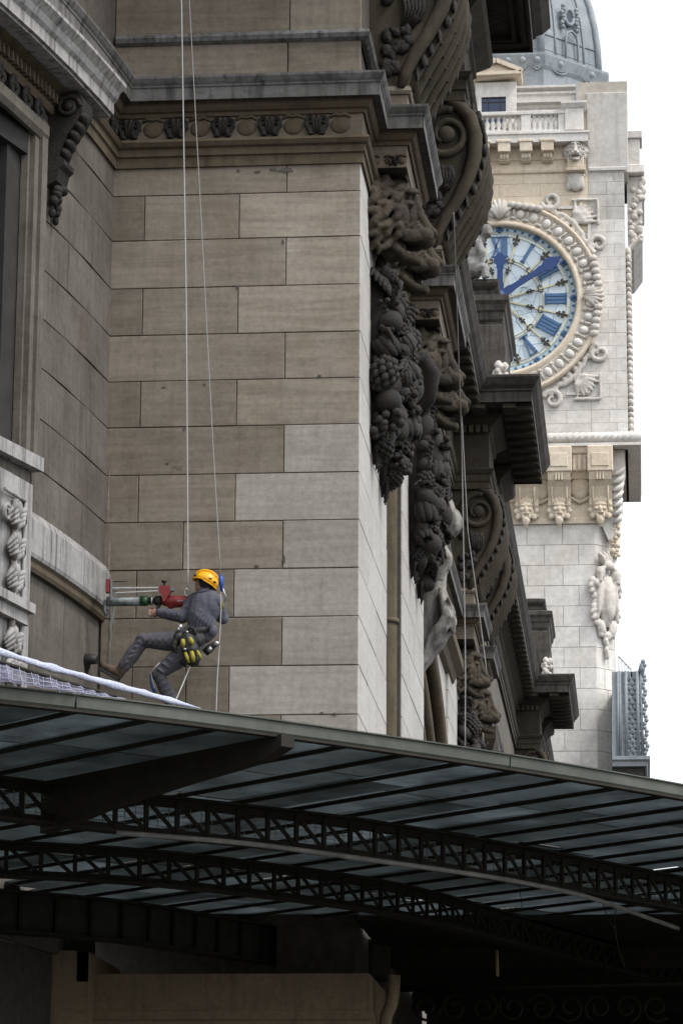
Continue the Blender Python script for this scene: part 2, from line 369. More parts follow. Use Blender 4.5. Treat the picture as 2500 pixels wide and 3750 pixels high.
def remesh(mb, voxel, smooth=2, disp=0.0, dscale=8.0):
    me = mb.mesh('tmp'); fix_normals(me); o = bpy.data.objects.new('tmp', me); COL.objects.link(o)
    md = o.modifiers.new('r', 'REMESH'); md.mode = 'VOXEL'; md.voxel_size = voxel; md.use_smooth_shade = True
    if smooth:
        s2 = o.modifiers.new('s', 'SMOOTH'); s2.iterations = smooth; s2.factor = 0.5
    dg = bpy.context.evaluated_depsgraph_get(); dg.update()
    out = bpy.data.meshes.new_from_object(o.evaluated_get(dg))
    bpy.data.objects.remove(o); bpy.data.meshes.remove(me)
    if disp:
        nr = [v.normal.copy() for v in out.vertices]
        for v, n in zip(out.vertices, nr):
            v.co += n * disp * mnoise.fractal(v.co * dscale, 1.0, 2.0, 4)
    for p in out.polygons: p.use_smooth = True
    out.materials.clear(); out.update()
    return out

def block_mesh(map3, u0, u1, v0, v1, d, g, ch, jit=0.0):
    """a stone with chamfered front edges; map3(u,v,w) -> world, w outward"""
    a = g / 2; w0 = random.uniform(-jit, jit)
    us = (u0 + a, u1 - a); vs = (v0 + a, v1 - a); P = []
    for (ww, c) in ((-d, 0), (w0 - ch, 0), (w0, ch)):
        for (u, v) in ((us[0] + c, vs[0] + c), (us[1] - c, vs[0] + c), (us[1] - c, vs[1] - c), (us[0] + c, vs[1] - c)):
            P.append(map3(u, v, ww))
    f = []
    for l in (0, 4):
        for i in range(4): f.append((l + i, l + (i + 1) % 4, l + 4 + (i + 1) % 4, l + 4 + i))
    f.append((8, 9, 10, 11)); f.append((3, 2, 1, 0))
    return P, f
def ashlar(parent, map3, rects, mat, d=0.06, g=0.012, ch=0.006, jit=0.003, name='stone_block'):
    for r in rects:
        if r[1] - r[0] < 0.05 or r[3] - r[2] < 0.04: continue
        P, f = block_mesh(map3, *r[:4], d, g, ch, jit)
        mb = MB(); mb.add(P, f); obj(name, mb, r[4] if len(r) > 4 else mat, parent)

def spiral(c, r0, r1, turns, a0, n=40, sgn=1, axis='y', t=0.0):
    out = []
    for i in range(n + 1):
        k = i / n; a = a0 + sgn * turns * 2 * math.pi * k; r = r0 + (r1 - r0) * k
        p = (r * math.cos(a), r * math.sin(a))
        out.append((c[0] + p[0], c[1], c[2] + p[1]) if axis == 'y' else (c[0], c[1] + p[0], c[2] + p[1]))
    return out

# ================================================================== SETTING
g = MB(); g.add([(-900, -600, 0), (900, -600, 0), (900, 1500, 0), (-900, 1500, 0)], [(0, 1, 2, 3)])
o = obj('ground', g, 'asphalt'); o['kind'] = 'structure'

# ================================================================== STATION BUILDING
XF, YR, XI = -3.117, 35.0, -6.05          # pavilion street face, return wall plane, inner corner
XF2 = -3.82                                # set-back facade beyond the pavilion
def wingx(y): s_ = 35 - y; return XI - (0.08 * s_ + 0.017 * s_ * s_)
def wingn(y):
    k = 0.08 + 0.034 * (35 - y); return Vector((1, -k)).normalized()
STA = thing('station_building', 'old sooty limestone station facade with lion heads, garlands and deep cornices', 'building', (-6, 40, 0))

zs = [ony(540 * S, py * S, YR).z for py in (445, 548, 658, 766, 872, 978, 1088, 1197, 1307, 1418, 1530, 1643)]
pitch = (zs[4] - zs[10]) / 6
while zs[-1] > 6.0: zs.append(zs[-1] - pitch)
ZT = 14.42                                  # foot of the entablature
def xr(px): return ony(px * S, 1000 * S, YR).x
JA, JB = [xr(321), xr(542)], [xr(652)]

# ---- return wall of the pavilion
RW = part('return_wall', STA)
obj('wall_core', MB().box(XI - 0.6, XF - 0.05, YR + 0.03, YR + 0.9, 5.45, 20.0), 'joint', RW)
obj('recess_back', MB().box(XI - 0.6, XF - 0.05, YR + 1.6, YR + 1.8, 0, 5.6), 'joint', RW)
rmap = lambda u, v, w_: (u, YR - w_, v)
rects = []
tops = [ZT] + zs
for i in range(len(tops) - 1):
    z1, z0 = tops[i], tops[i + 1]
    js = ([xr(652)] if i == 0 else (JA if i % 2 == 1 else JB))
    if i == 8: js = [xr(425), xr(652)]
    if i == 11: js = [xr(316), xr(437), xr(534)]
    xs = [XI - 0.03] + list(js) + [XF]
    for a, b in zip(xs, xs[1:]): rects.append((a, b, z0, z1, 'ashlar_pale' if b > XF - 0.01 and i >= 6 else 'ashlar_warm' if b > XF - 0.01 else 'ashlar_mid' if (b > xr(440) and i < 9) else 'ashlar'))  # tones step from inner corner to outer edge: soiling plus painted light falloff
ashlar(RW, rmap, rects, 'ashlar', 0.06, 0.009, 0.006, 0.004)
# attic wall above the entablature
az = [15.5, 15.98, 16.05, 16.75, 17.4, 18.0]
rects = []
for i, js in ((0, [xr(652)]), (2, [xr(655), ]), (3, [xr(420), xr(655)]), (4, [xr(300), xr(530)])):
    xs = [XI - 0.03] + js + [XF]
    for a, b in zip(xs, xs[1:]): rects.append((a, b, az[i], az[i + 1]))
ashlar(RW, lambda u, v, w_: (u, YR + (0.0 if v > 15.99 else -0.04) - w_, v), rects, 'ashlar')
obj('base_moulding', MB().sweep([(XI, YR), (XF, YR), (XF, YR + 4)], [(0, 15.93), (0.05, 15.93), (0.10, 15.96), (0.12, 16.01), (0.09, 16.06), (0.0, 16.10)]), 'corona', RW)
# mason's mark cut in a block
def text_mesh(txt, size, depth, mat):
    cu = bpy.data.curves.new('t', 'FONT'); cu.body = txt; cu.size = size; cu.extrude = depth; cu.align_x = 'CENTER'; cu.align_y = 'CENTER'
    to = bpy.data.objects.new('t', cu); COL.objects.link(to)
    dg = bpy.context.evaluated_depsgraph_get(); dg.update()
    me = bpy.data.meshes.new_from_object(to.evaluated_get(dg)); bpy.data.objects.remove(to); bpy.data.curves.remove(cu)
    me.materials.clear(); me.materials.append(M[mat]); return me
tm = text_mesh('TVE', 0.075, 0.001, 'ashlar')
t_ = put('masons_mark', tm, None, RW, ony(408 * S, 1075 * S, YR) + Vector((0, -0.004, 0))); t_.rotation_euler = (math.pi / 2, 0, 0)

def splat(name, px, py, rx, rz, mat, parent, seed):
    random.seed(seed); c = ony(px * S, py * S, YR); n = 14; k_ = 0.00482
    pts = [(c.x + math.cos(2 * math.pi * i / n) * rx * k_ * random.uniform(0.45, 1.25), c.z + math.sin(2 * math.pi * i / n) * rz * k_ * random.uniform(0.45, 1.25)) for i in range(n)]
    obj(name, MB().prism(pts, 'y', YR - 0.0075, YR + 0.001), mat, parent)
for k, (a, b, rx, rz) in enumerate(((655, 391, 20, 6), (628, 389, 9, 4), (592, 394, 8, 5), (548, 392, 5, 4), (734, 863, 5, 4), (653, 1284, 4, 12), (377, 890, 5, 3), (385, 1064, 4, 2), (650, 556, 3, 8), (470, 883, 5, 3), (590, 1300, 6, 2.5), (768, 1640, 6, 3), (738, 1637, 4, 2.5), (545, 660, 3, 6), (424, 985, 3, 5))):
    splat('mortar_patch', a, b, rx, rz, 'patch', RW, 40 + k)
for k, (a, b, rx, rz) in enumerate(((256, 1440, 4, 60), (262, 1400, 3, 40), (252, 1500, 3, 45), (266, 1352, 10, 4), (251, 1290, 2.5, 60), (250, 1150, 2.5, 70))):
    splat('lime_run', a, b, rx, rz, 'limerun', RW, 80 + k)
# ---- wing wall (slightly convex) left of the return wall
WG = part('wing_wall', STA)
wmap = lambda u, v, w_: (wingx(u) + wingn(u).x * w_, u + wingn(u).y * w_, v)
ys = [25 + 0.5 * i for i in range(21)]
core = MB()
for (zz0, zz1, yy0, yy1) in ((0, 5.0, 25, 35), (9.0, 10.05, 25, 35), (8.2, 9.0, 25, 35), (13.86, 20, 25, 35), (10.05, 13.86, 32.28, 35), (5.0, 8.2, 32.6, 35)):
    pa = [y for y in ys if yy0 < y < yy1]; pa = [yy0] + pa + [yy1]
    core.sweep([(wingx(y) - (0.03 if zz0 > 8.5 else 0.12), y) for y in pa], [(0, zz0), (0, zz1), (-0.5, zz1), (-0.5, zz0), (0, zz0)], cap=True)
obj('wall_core', core, 'joint', WG)
rects = []
lv = [ZT, zs[0], zs[1], zs[2], zs[3], zs[4], zs[5], zs[6], zs[7], 9.55]
for i in range(len(lv) - 1):
    z1, z0 = lv[i], lv[i + 1]
    if z1 - z0 < 0.05: continue
    e = 32.28
    js = [33.25] if i % 2 else [32.75, 34.1]
    if z0 < 10.1: js = [32.62, 33.4] if i % 2 else [32.9, 34.0]
    yy = [e] + js + [35.0]
    for a, b in zip(yy, yy[1:]): rects.append((a, b, z0, z1))
    if z0 > 13.8: rects.append((28.0, 32.28, max(z0, 13.86), z1))
ashlar(WG, wmap, rects, 'wing', 0.06, 0.010, 0.005)
# dado below the streaked band: tall upright slabs
rects = []
yy = [32.0, 32.5, 33.05, 33.6, 34.3, 35.0]
for a, b in zip(yy, yy[1:]): rects.append((a, b, 7.85, 8.96))
ashlar(WG, lambda u, v, w_: wmap(u, v, w_ - 0.05), rects, 'wing', 0.06, 0.010, 0.005)
rects = []
for zlo, zhi in ((5.0, 6.4), (6.4, 7.85)):
    for a, b in ((28.0, 29.5), (29.5, 31), (31, 32.3), (32.3, 33.7), (33.7, 35.0)):
        if a >= 32.3 or zlo < 5.5: rects.append((a, b, zlo, zhi))
ashlar(WG, lambda u, v, w_: wmap(u, v, w_ - 0.05), rects, 'wing', 0.06, 0.010, 0.005)
wp = [(wingx(y), y) for y in [25 + 0.4 * i for i in range(25)] + [35.0]]
for k, (ya, yb) in enumerate(((25.0, 30.6), (30.6, 32.05), (32.05, 33.05), (33.05, 34.05), (34.05, 35.0))):   # each stone of the band
    pa = [(wingx(y), y) for y in [ya + 0.006 + (yb - ya - 0.012) * j / 6 for j in range(7)]]
    obj('band_stone', MB().sweep(pa, [(0, 9.06), (0.06, 9.06), (0.075, 9.10), (0.075, 9.46), (0.03, 9.56), (0, 9.58)]), 'band', WG)
obj('drip_moulding', MB().sweep(wp, [(-0.05, 8.93), (0.01, 8.93), (0.03, 8.97), (0.03, 9.03), (0.055, 9.06), (-0.05, 9.06)]), 'mould', WG)
# window of the wing with its frame, sill, hood, scroll frieze and bracket
WIN = part('window', STA)
fr = MB()
fr.sweep([(wingx(y), y) for y in (25, 28, 30, 31.2, 32.28)], [(0, 13.74), (0.05, 13.74), (0.09, 13.80), (0.09, 13.92), (0.0, 13.96)])
def wbox(mb, ya, yb, za, zb, oa, ob):
    P = [wmap(u, v, o_) for v in (za, zb) for o_ in (oa, ob) for u in (ya, yb)]
    mb.add(P, [(0, 2, 3, 1), (4, 5, 7, 6), (0, 1, 5, 4), (2, 6, 7, 3), (0, 4, 6, 2), (1, 3, 7, 5)]); return mb
wbox(fr, 32.14, 32.30, 10.12, 13.95, -0.4, 0.07); wbox(fr, 32.02, 32.14, 10.12, 13.80, -0.4, 0.03); wbox(fr, 31.97, 32.02, 10.12, 13.74, -0.11, -0.03)
obj('frame', fr, 'wing', WIN)
obj('reveal', wbox(wbox(MB(), 25, 31.97, 13.5, 13.76, -0.75, -0.03), 31.6, 31.97, 10.1, 13.6, -0.75, -0.12), 'reveal_shade', WIN)
obj('pane', wbox(MB(), 25, 31.9, 10.1, 13.8, -0.62, -0.58), 'glassdark', WIN)
obj('sill', wbox(MB(), 25, 32.22, 9.98, 10.13, -0.5, 0.16), 'band', WIN)
obj('apron', wbox(MB(), 25, 32.15, 9.5, 9.97, -0.2, 0.035), 'wing', WIN)
hood = MB(); hp = [(wingx(y), y) for y in (25, 27, 29, 30, 31, 32, 32.9, 33.35)]
hood.sweep(hp, [(0, 14.40), (0.42, 14.40), (0.42, 14.43), (0.46, 14.43), (0.46, 14.56), (0.50, 14.60), (0.53, 14.67), (0.60, 14.74), (0.60, 14.78), (0, 14.84)])
obj('hood_cornice', hood, 'band', WIN)
obj('hood_bed', MB().sweep(hp[:-1] + [(wingx(33.1), 33.1)], [(0, 14.12), (0.06, 14.12), (0.09, 14.17), (0.09, 14.33), (0.2, 14.38), (0.24, 14.41), (0, 14.41)]), 'mould', WIN)
dm = None
for k in range(24):
    y = 33.02 - k * 0.115
    c = Vector(wmap(y, 14.265, 0.10))
    if dm is None:
        d0 = obj('dentil', MB().box(c.x - 0.05, c.x + 0.05, c.y - 0.035, c.y + 0.035, c.z - 0.055, c.z + 0.055), 'mould', WIN); dm = (d0, c)
    else: dup(dm[0], c - dm[1], WIN)
# carved scroll frieze of the window (one scroll, repeated)
def scroll_mesh(r):
    mb = MB()
    mb.tube(spiral((0, 0, 0), r, r * 0.15, 1.4, math.pi / 2, 26, 1, 'y'), [0.032 * (1 - 0.5 * i / 26) for i in range(27)], 6)
    mb.ball((0, -0.01, 0), (r * 0.35, 0.05, r * 0.35))
    for k in range(5):
        a = k * 1.25; mb.ball((r * 0.75 * math.cos(a), -0.005, r * 0.75 * math.sin(a)), (0.035, 0.03, 0.06))
    return mb
sm_ = scroll_mesh(0.13).mesh('scroll'); sm_.materials.append(M['crust'])
for k in range(7):
    y = 32.05 - 0.36 * k; c = Vector(wmap(y, 14.03, 0.05)); s_ = put('scroll_ornament', sm_, None, WIN, c); s_.rotation_euler = (0, 0, math.pi / 2 - 0.15)
# scroll bracket carrying the hood
br = MB()
bp_ = [(0, 14.38), (0.34, 14.38), (0.40, 14.28), (0.40, 14.15), (0.33, 14.02), (0.22, 13.86), (0.16, 13.72), (0.14, 13.62), (0.20, 13.60), (0.20, 13.54), (0.15, 13.50), (0.12, 13.36), (0.0, 13.30)]
P = [wmap(y, z, o_) for y in (32.45, 32.78) for (o_, z) in bp_]; n_ = len(bp_)
br.add(P, [list(range(n_))[::-1], list(range(n_, 2 * n_))] + [(i, (i + 1) % n_, n_ + (i + 1) % n_, n_ + i) for i in range(n_)])
c = Vector(wmap(32.43, 14.2, 0.24))
br.tube(spiral(c, 0.13, 0.03, 1.6, 0, 30, 1, 'y'), 0.03, 6); br.ball(c, (0.06, 0.06, 0.06))
for k in range(7):
    q = Vector(wmap(32.6, 14.1 - k * 0.1, 0.36 - 0.05 * k)); br.ball(q, (0.07, 0.16, 0.07))
bk = obj('scroll_bracket', br, 'crust', WIN)
lf = MB()
for k in range(9):
    a = random.uniform(-1, 1); q = Vector(wmap(32.6 + 0.1 * a, 13.32 - 0.045 * k, 0.10 - 0.006 * k)); lf.ball(q, (0.07 - 0.004 * k, 0.10 - 0.009 * k, 0.06))
obj('bracket_drop', lf, 'crust', WIN)
# carved cartouche pier below the sill
CP = part('cartouche_pier', STA)
obj('pier', wbox(MB(), 28.5, 32.0, 6.0, 9.78, -0.1, 0.13), 'band', CP)
cm = MB(); random.seed(3)
def wq(y, z, o_=0.15): return Vector(wmap(y, z, o_))
for zc in (9.35, 9.02, 8.68, 8.02, 7.72):                                 # acanthus sprays rising round a staff
    for s_ in (-1, 1):
        for k in range(4):
            L = 0.24 - 0.03 * k
            cm.tube([wq(31.5, zc - 0.06 * k), wq(31.5 + s_ * L * 0.5, zc + 0.06 - 0.05 * k, 0.20), wq(31.5 + s_ * L, zc - 0.06 - 0.03 * k, 0.17)], [0.025, 0.04, 0.012], 7)
    cm.ball(wq(31.5, zc + 0.05, 0.18), (0.05, 0.06, 0.09), None, 10, 8)
cm.tube([wq(31.5, 7.4), wq(31.5, 9.5)], 0.035, 8)
cm.tube([wq(31.26 + 0.10 * math.cos(t) * (1 - t / 12), 9.3 + 0.10 * math.sin(t) * (1 - t / 12), 0.16) for t in [0.4 * k for k in range(22)]], 0.025, 6)
for (a, b, c_, d_) in ((31.22, 9.55, 31.78, 9.55), (31.78, 9.55, 31.78, 7.3)): cm.tube([wq(a, b, 0.14), wq(c_, d_, 0.14)], 0.02, 6)
obj('carved_trophy', cm, 'band', CP)
obj('pier_capital', wbox(wbox(MB(), 30.8, 31.86, 8.35, 8.45, 0.1, 0.26), 30.8, 31.84, 8.22, 8.35, 0.1, 0.2), 'band', CP)

# ---- street faces of the pavilion: pilasters, recess with pipe
PF = part('pavilion_face', STA)
xmap = lambda X: (lambda u, v, w_: (X + w_, u, v))
obj('wall_core', MB().box(XF - 0.9, XF - 0.02, YR + 0.04, 39.0, 0, 18).box(XF - 0.9, XF - 0.30, 39.0, 41.6, 0, 18).box(XF - 0.9, XF - 0.02, 41.6, 45.9, 0, 18), 'joint', PF)
rects = []
for i in range(len(tops) - 1):
    z1, z0 = tops[i], tops[i + 1]
    for (a, b) in (((35.0, 37.4), (37.4, 39.0)) if i % 2 else ((35.0, 36.3), (36.3, 39.0))): rects.append((a, b, z0, z1))
    for (a, b) in (((41.6, 43.9), (43.9, 45.9)) if i % 2 else ((41.6, 43.0), (43.0, 45.9))): rects.append((a, b, z0, z1))
ashlar(PF, xmap(XF), rects, 'ashlar_clean', 0.06, 0.010, 0.005)
rects = []
for i in range(0, len(tops) - 2, 2): rects.append((39.0, 41.6, tops[i + 2], tops[i]))
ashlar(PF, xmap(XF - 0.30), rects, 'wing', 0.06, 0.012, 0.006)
# stone return faces of the recess
obj('downpipe', MB().tube([(XF - 0.12, 40.35, z) for z in (4, 8, 12, 14.4)], 0.15, 12), 'mould', PF)
for z in (6.2, 8.1, 10.0, 11.9, 13.6): obj('pipe_collar', MB().lathe([(0.152, z - .03), (0.175, z - .03), (0.175, z + .03), (0.152, z + .03)], (XF - 0.12, 40.35, 0), 14), 'mould', PF)

# ---- entablature E1 (architrave, ornamented frieze, cornice) along everything
E1 = part('entablature', STA)
wpath = [(wingx(y), y) for y in [25 + 0.4 * i for i in range(25)]]
R1 = 0.44
def ress(X, y0, y1, p=R1): return [(X, y0), (X + p, y0), (X + p, y1), (X, y1)]
pav = [(XI, YR), (XF, YR)] + ress(XF, 36.14, 38.30) + ress(XF, 42.37, 44.95) + [(XF, 46.0)]
sec2 = [(XF2, 46.0)] + ress(XF2, 65.07, 67.2) + ress(XF2, 69.6, 71.6) + ress(XF2, 98.8, 100.7) + ress(XF2, 102.8, 104.7) + [(XF2, 118.5)]
arch_p = [(0, 14.40), (0.03, 14.40), (0.03, 14.52), (0.055, 14.535), (0.055, 14.62), (0.09, 14.64), (0.115, 14.69), (0.09, 14.73), (0.03, 14.74), (0.0, 14.76)]
fri_p = [(0, 14.745), (0.022, 14.745), (0.022, 15.03), (0, 15.03)]
bed_p = [(0, 15.02), (0.05, 15.02), (0.065, 15.06), (0.10, 15.075), (0.13, 15.11), (0.14, 15.16), (0.16, 15.175), (0, 15.19)]
cor_p = [(0, 15.18), (0.225, 15.18), (0.225, 15.165), (0.24, 15.165), (0.24, 15.31), (0.255, 15.325), (0.255, 15.345), (0.275, 15.37), (0.30, 15.42), (0.30, 15.45), (0.0, 15.50)]
for path in (wpath + [(XI, YR)] + pav[1:], sec2):
    pth = path
    obj('architrave', MB().sweep([q for q in pth if not (q[0] > XF + 0.01 or (q[1] > 46.5 and q[0] > XF2 + 0.01))], arch_p), 'mould', E1)
    obj('frieze', MB().sweep(pth, fri_p), 'ashlar', E1)
    obj('bed_moulding', MB().sweep(pth, bed_p), 'mould', E1)
    obj('corona', MB().sweep(pth, cor_p), 'corona', E1)
for (X, a, b) in ((XF, 36.14, 38.30), (XF, 42.37, 44.95), (XF2, 65.07, 67.2), (XF2, 69.6, 71.6), (XF2, 98.8, 100.7), (XF2, 102.8, 104.7)):
    obj('ressaut_core', MB().box(X - 0.2, X + R1 - 0.005, a + 0.005, b - 0.005, 14.74, 15.46), 'console', E1)
# frieze ornament: shields between curling leaves
sh = MB(); sh.ball((0, 0, 0), (0.125, 0.045, 0.115), None, 14, 9); sh.tube([(-0.13, -0.01, 0.11), (-0.06, -0.035, 0.15), (0, -0.04, 0.13), (0.06, -0.035, 0.15), (0.13, -0.01, 0.11)], 0.022, 6)
shm = sh.mesh('shield'); shm.materials.append(M['mould'])
lfm = MB()
for k in (-1, 0, 1):
    lfm.tube([(k * 0.02, -0.015, -0.10), (k * 0.035, -0.035, 0), (k * 0.06, -0.03, 0.12)], [0.018, 0.022, 0.012], 6)
for k in (-1, 1):
    lfm.tube(spiral((k * 0.10, -0.025, 0.06), 0.055, 0.015, 1.2, math.pi / 2, 16, k, 'y'), 0.017, 6)
    lfm.tube([(k * 0.10, -0.02, 0.10), (k * 0.115, -0.03, 0.0), (k * 0.08, -0.03, -0.09), (k * 0.03, -0.03, -0.12)], [0.012, 0.026, 0.024, 0.015], 6)
    lfm.ball((k * 0.07, -0.03, -0.11), (0.035, 0.03, 0.025)); lfm.ball((k * 0.12, -0.03, 0.0), (0.03, 0.03, 0.035))
leafm = lfm.mesh('leaf_spray'); leafm.materials.append(M['crust'])
for k in range(6):
    x = xr(1105.0 / S * 0 + 0) if False else ony((562 + 171 * k), 480, YR).x
    if x < XF - 0.02: put('frieze_shield', shm, None, E1, (x, YR - 0.022, 14.875)).scale = (0.95, 0.7, 0.9)
    x2 = ony((476 + 171 * k), 480, YR).x
    if x2 < XF - 0.05: put('frieze_leaf', leafm, None, E1, (x2, YR - 0.025, 14.885))
for k in range(5):
    y = 34.72 - 0.30 * k; q = wmap(y, 14.885, 0.03); s_ = put('frieze_leaf' if k % 2 == 0 else 'frieze_shield', leafm if k % 2 == 0 else shm, None, E1, q); s_.rotation_euler = (0, 0, math.pi / 2 - 0.1)
for (a, b) in ((36.14, 38.3), (42.37, 44.95)):       # egg moulding under the ressauts
    xx = XF + 0.06
    for k in range(3): put('frieze_shield', shm, None, E1, (XF + 0.08 + 0.16 * k, a - 0.02, 14.83)).scale = (0.42, 0.8, 0.42)
    put('frieze_leaf', leafm, None, E1, (XF + 0.3, a - 0.02, 14.83)).scale = (0.5, 0.8, 0.5)

# ---- lion heads (one sculpted mesh)
def lion_mesh():
    random.seed(11); mb = MB()
    R = lambda ax, a: Matrix.Rotation(a, 3, ax)
    mb.ball((0.03, 0, -0.02), (0.22, 0.37, 0.47), None, 24, 16)        # mane mass against the wall
    mb.ball((0.20, 0, 0.17), (0.24, 0.27, 0.27), None, 20, 14)         # skull
    mb.ball((0.31, 0, 0.33), (0.14, 0.19, 0.10), R('Y', 0.5), 14, 10)  # forehead
    mb.ball((0.26, 0, -0.10), (0.20, 0.22, 0.30), None, 18, 12)
    mb.ball((0.40, 0, -0.02), (0.13, 0.145, 0.26), R('Y', -0.14), 16, 12)
    mb.ball((0.46, 0, -0.25), (0.16, 0.165, 0.12), None, 16, 12)
    for s_ in (-1, 1):
        mb.ball((0.455, s_ * 0.12, 0.235), (0.085, 0.105, 0.045), R('X', s_ * -0.45), 14, 10)  # brow
        mb.ball((0.435, s_ * 0.135, 0.145), (0.035, 0.048, 0.030), None, 10, 8)                # eye
        mb.ball((0.41, s_ * 0.165, 0.065), (0.09, 0.075, 0.045), R('X', s_ * -0.35), 12, 9)    # cheekbone
        mb.ball((0.31, s_ * 0.20, -0.10), (0.13, 0.09, 0.20), None, 12, 9)                     # cheek
        mb.ball((0.585, s_ * 0.095, -0.315), (0.125, 0.105, 0.10), None, 16, 11)               # whisker pad
        mb.ball((0.45, s_ * 0.165, -0.335), (0.15, 0.05, 0.085), R('Y', 0.12), 12, 9)          # lip
        mb.tube([(0.20, s_ * 0.17, -0.30), (0.26, s_ * 0.15, -0.47), (0.40, s_ * 0.10, -0.58), (0.50, s_ * 0.04, -0.60)], [0.07, 0.06, 0.055, 0.05], 9)   # jaw
        mb.ball((0.17, s_ * 0.29, 0.34), (0.06, 0.06, 0.11), R('X', s_ * 0.6), 12, 8)          # ear
        for k in range(3): mb.tube([(0.55 + 0.02 * k, s_ * 0.10, -0.13 - 0.05 * k), (0.52 + 0.02 * k, s_ * 0.16, -0.17 - 0.05 * k), (0.46, s_ * 0.19, -0.23 - 0.045 * k)], [0.012, 0.022, 0.010], 6)
    mb.tube([(0.42, 0, 0.30), (0.475, 0, 0.16), (0.53, 0, -0.02), (0.61, 0, -0.19), (0.665, 0, -0.25)], [0.075, 0.072, 0.068, 0.075, 0.07], 12)
    mb.ball((0.685, 0, -0.245), (0.055, 0.10, 0.055), None, 12, 9)      # nose leather
    mb.ball((0.43, 0, -0.60), (0.15, 0.10, 0.045), R('Y', 0.12), 14, 9) # lower jaw
    mb.ball((0.53, 0, -0.605), (0.05, 0.075, 0.06), None, 12, 8)
    mb.ball((0.24, 0, -0.44), (0.15, 0.17, 0.16), None, 14, 10)
    for s_ in (-1, 1):                                                 # heavy S-shaped mane locks in three tiers
        for tier in range(3):
            n = 8 + tier
            for i in range(n):
                a = 0.12 + 2.45 * (i + 0.5 * (tier % 2)) / n; rad = Vector((0, s_ * math.sin(a), math.cos(a)))
                p0 = Vector((0.30 - 0.12 * tier, 0, -0.02)) + Vector((0, rad.y * (0.20 + 0.10 * tier), rad.z * (0.27 + (0.05 if a < 0.9 else 0.09) * tier)))
                ln = 0.24 + 0.10 * random.random() + 0.03 * tier; d0 = (rad * 0.75 + Vector((-0.35, 0, -0.75))).normalized()
                if a < 0.6: d0 = (rad * 0.15 + Vector((-0.3, s_ * 0.9, -0.25))).normalized()
                sd = Vector((0.0, d0.z, -d0.y)); w_ = 0.035 * (1 if i % 2 else -1)
                out = Vector((0.06, rad.y * 0.03, rad.z * 0.03))
                pts = [p0, p0 + d0 * ln * 0.28 + sd * w_ + out, p0 + d0 * ln * 0.55 + out * 0.8, p0 + d0 * ln * 0.8 - sd * w_, p0 + d0 * ln]
                mb.tube(pts, [0.025, 0.055, 0.052, 0.036, 0.008], 8)
    for k in range(7):                                                 # forelock
        u = (k - 3) / 3.0; mb.tube([(0.10, u * 0.13, 0.47), (0.25, u * 0.17, 0.51 - 0.04 * abs(u)), (0.38, u * 0.20, 0.43), (0.42, u * 0.23, 0.34)], [0.03, 0.05, 0.042, 0.010], 7)
    return remesh(mb, 0.0125, 1, 0.004, 24.0)
lme = lion_mesh(); lme.materials.append(M['lion'])
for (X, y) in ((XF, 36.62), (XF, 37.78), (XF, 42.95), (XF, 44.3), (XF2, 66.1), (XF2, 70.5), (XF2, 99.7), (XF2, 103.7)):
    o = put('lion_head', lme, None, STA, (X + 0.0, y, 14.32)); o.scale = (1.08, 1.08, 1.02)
# ---- hanging fruit garlands: every fruit and leaf its own piece
def fruit_meshes():
    out = []
    a = MB(); a.ball((0, 0, 0), 0.12, None, 14, 10); a.ball((0.1, 0, -0.05), (0.03, 0.03, 0.03)); out.append(a)
    a = MB(); a.ball((0, 0, 0), (0.10, 0.10, 0.155), None, 12, 10); a.ball((0, 0, 0.13), (0.03, 0.03, 0.05)); out.append(a)
    a = MB()                                                             # pine cone
    for j in range(6):
        for i in range(8):
            t = (i + 0.5 * (j % 2)) * math.pi / 4; r = 0.115 * math.sin(math.pi * (j + 1.2) / 7.4)
            a.ball((r * math.cos(t), r * math.sin(t), 0.13 - 0.052 * j), (0.04, 0.04, 0.045), None, 6, 5)
    out.append(a)
    a = MB(); random.seed(5)                                             # grapes
    for i in range(26):
        k = random.random(); r = 0.13 * (1 - 0.7 * k); t = random.random() * 6.28
        a.ball((r * math.cos(t), r * math.sin(t), 0.10 - 0.28 * k), 0.043, None, 8, 6)
    out.append(a)
    a = MB()                                                             # ribbed melon
    for i in range(9):
        t = i * 2 * math.pi / 9; a.ball((0.075 * math.cos(t), 0.075 * math.sin(t), 0), (0.055, 0.055, 0.13), None, 8, 7)
    out.append(a)
    a = MB()                                                             # curled leaf
    for i in range(5):
        for s_ in (-1, 1):
            a.tube([(0, 0, 0.16 - 0.06 * i), (0.03, s_ * 0.06, 0.15 - 0.06 * i), (0.0, s_ * (0.13 - 0.015 * i), 0.09 - 0.065 * i)], [0.03, 0.035, 0.008], 6)
    a.tube([(0.01, 0, 0.2), (0.04, 0, 0.0), (0.01, 0, -0.2)], [0.015, 0.03, 0.01], 6); out.append(a)
    ms = []
    for i, mb in enumerate(out):
        me = mb.mesh(['apple', 'pear', 'pine_cone', 'grapes', 'melon', 'leaf'][i]); me.materials.append(M['crust']); ms.append(me)
    return ms
FM = fruit_meshes(); FN = ['apple', 'pear', 'pine_cone', 'grapes', 'melon', 'leaf']
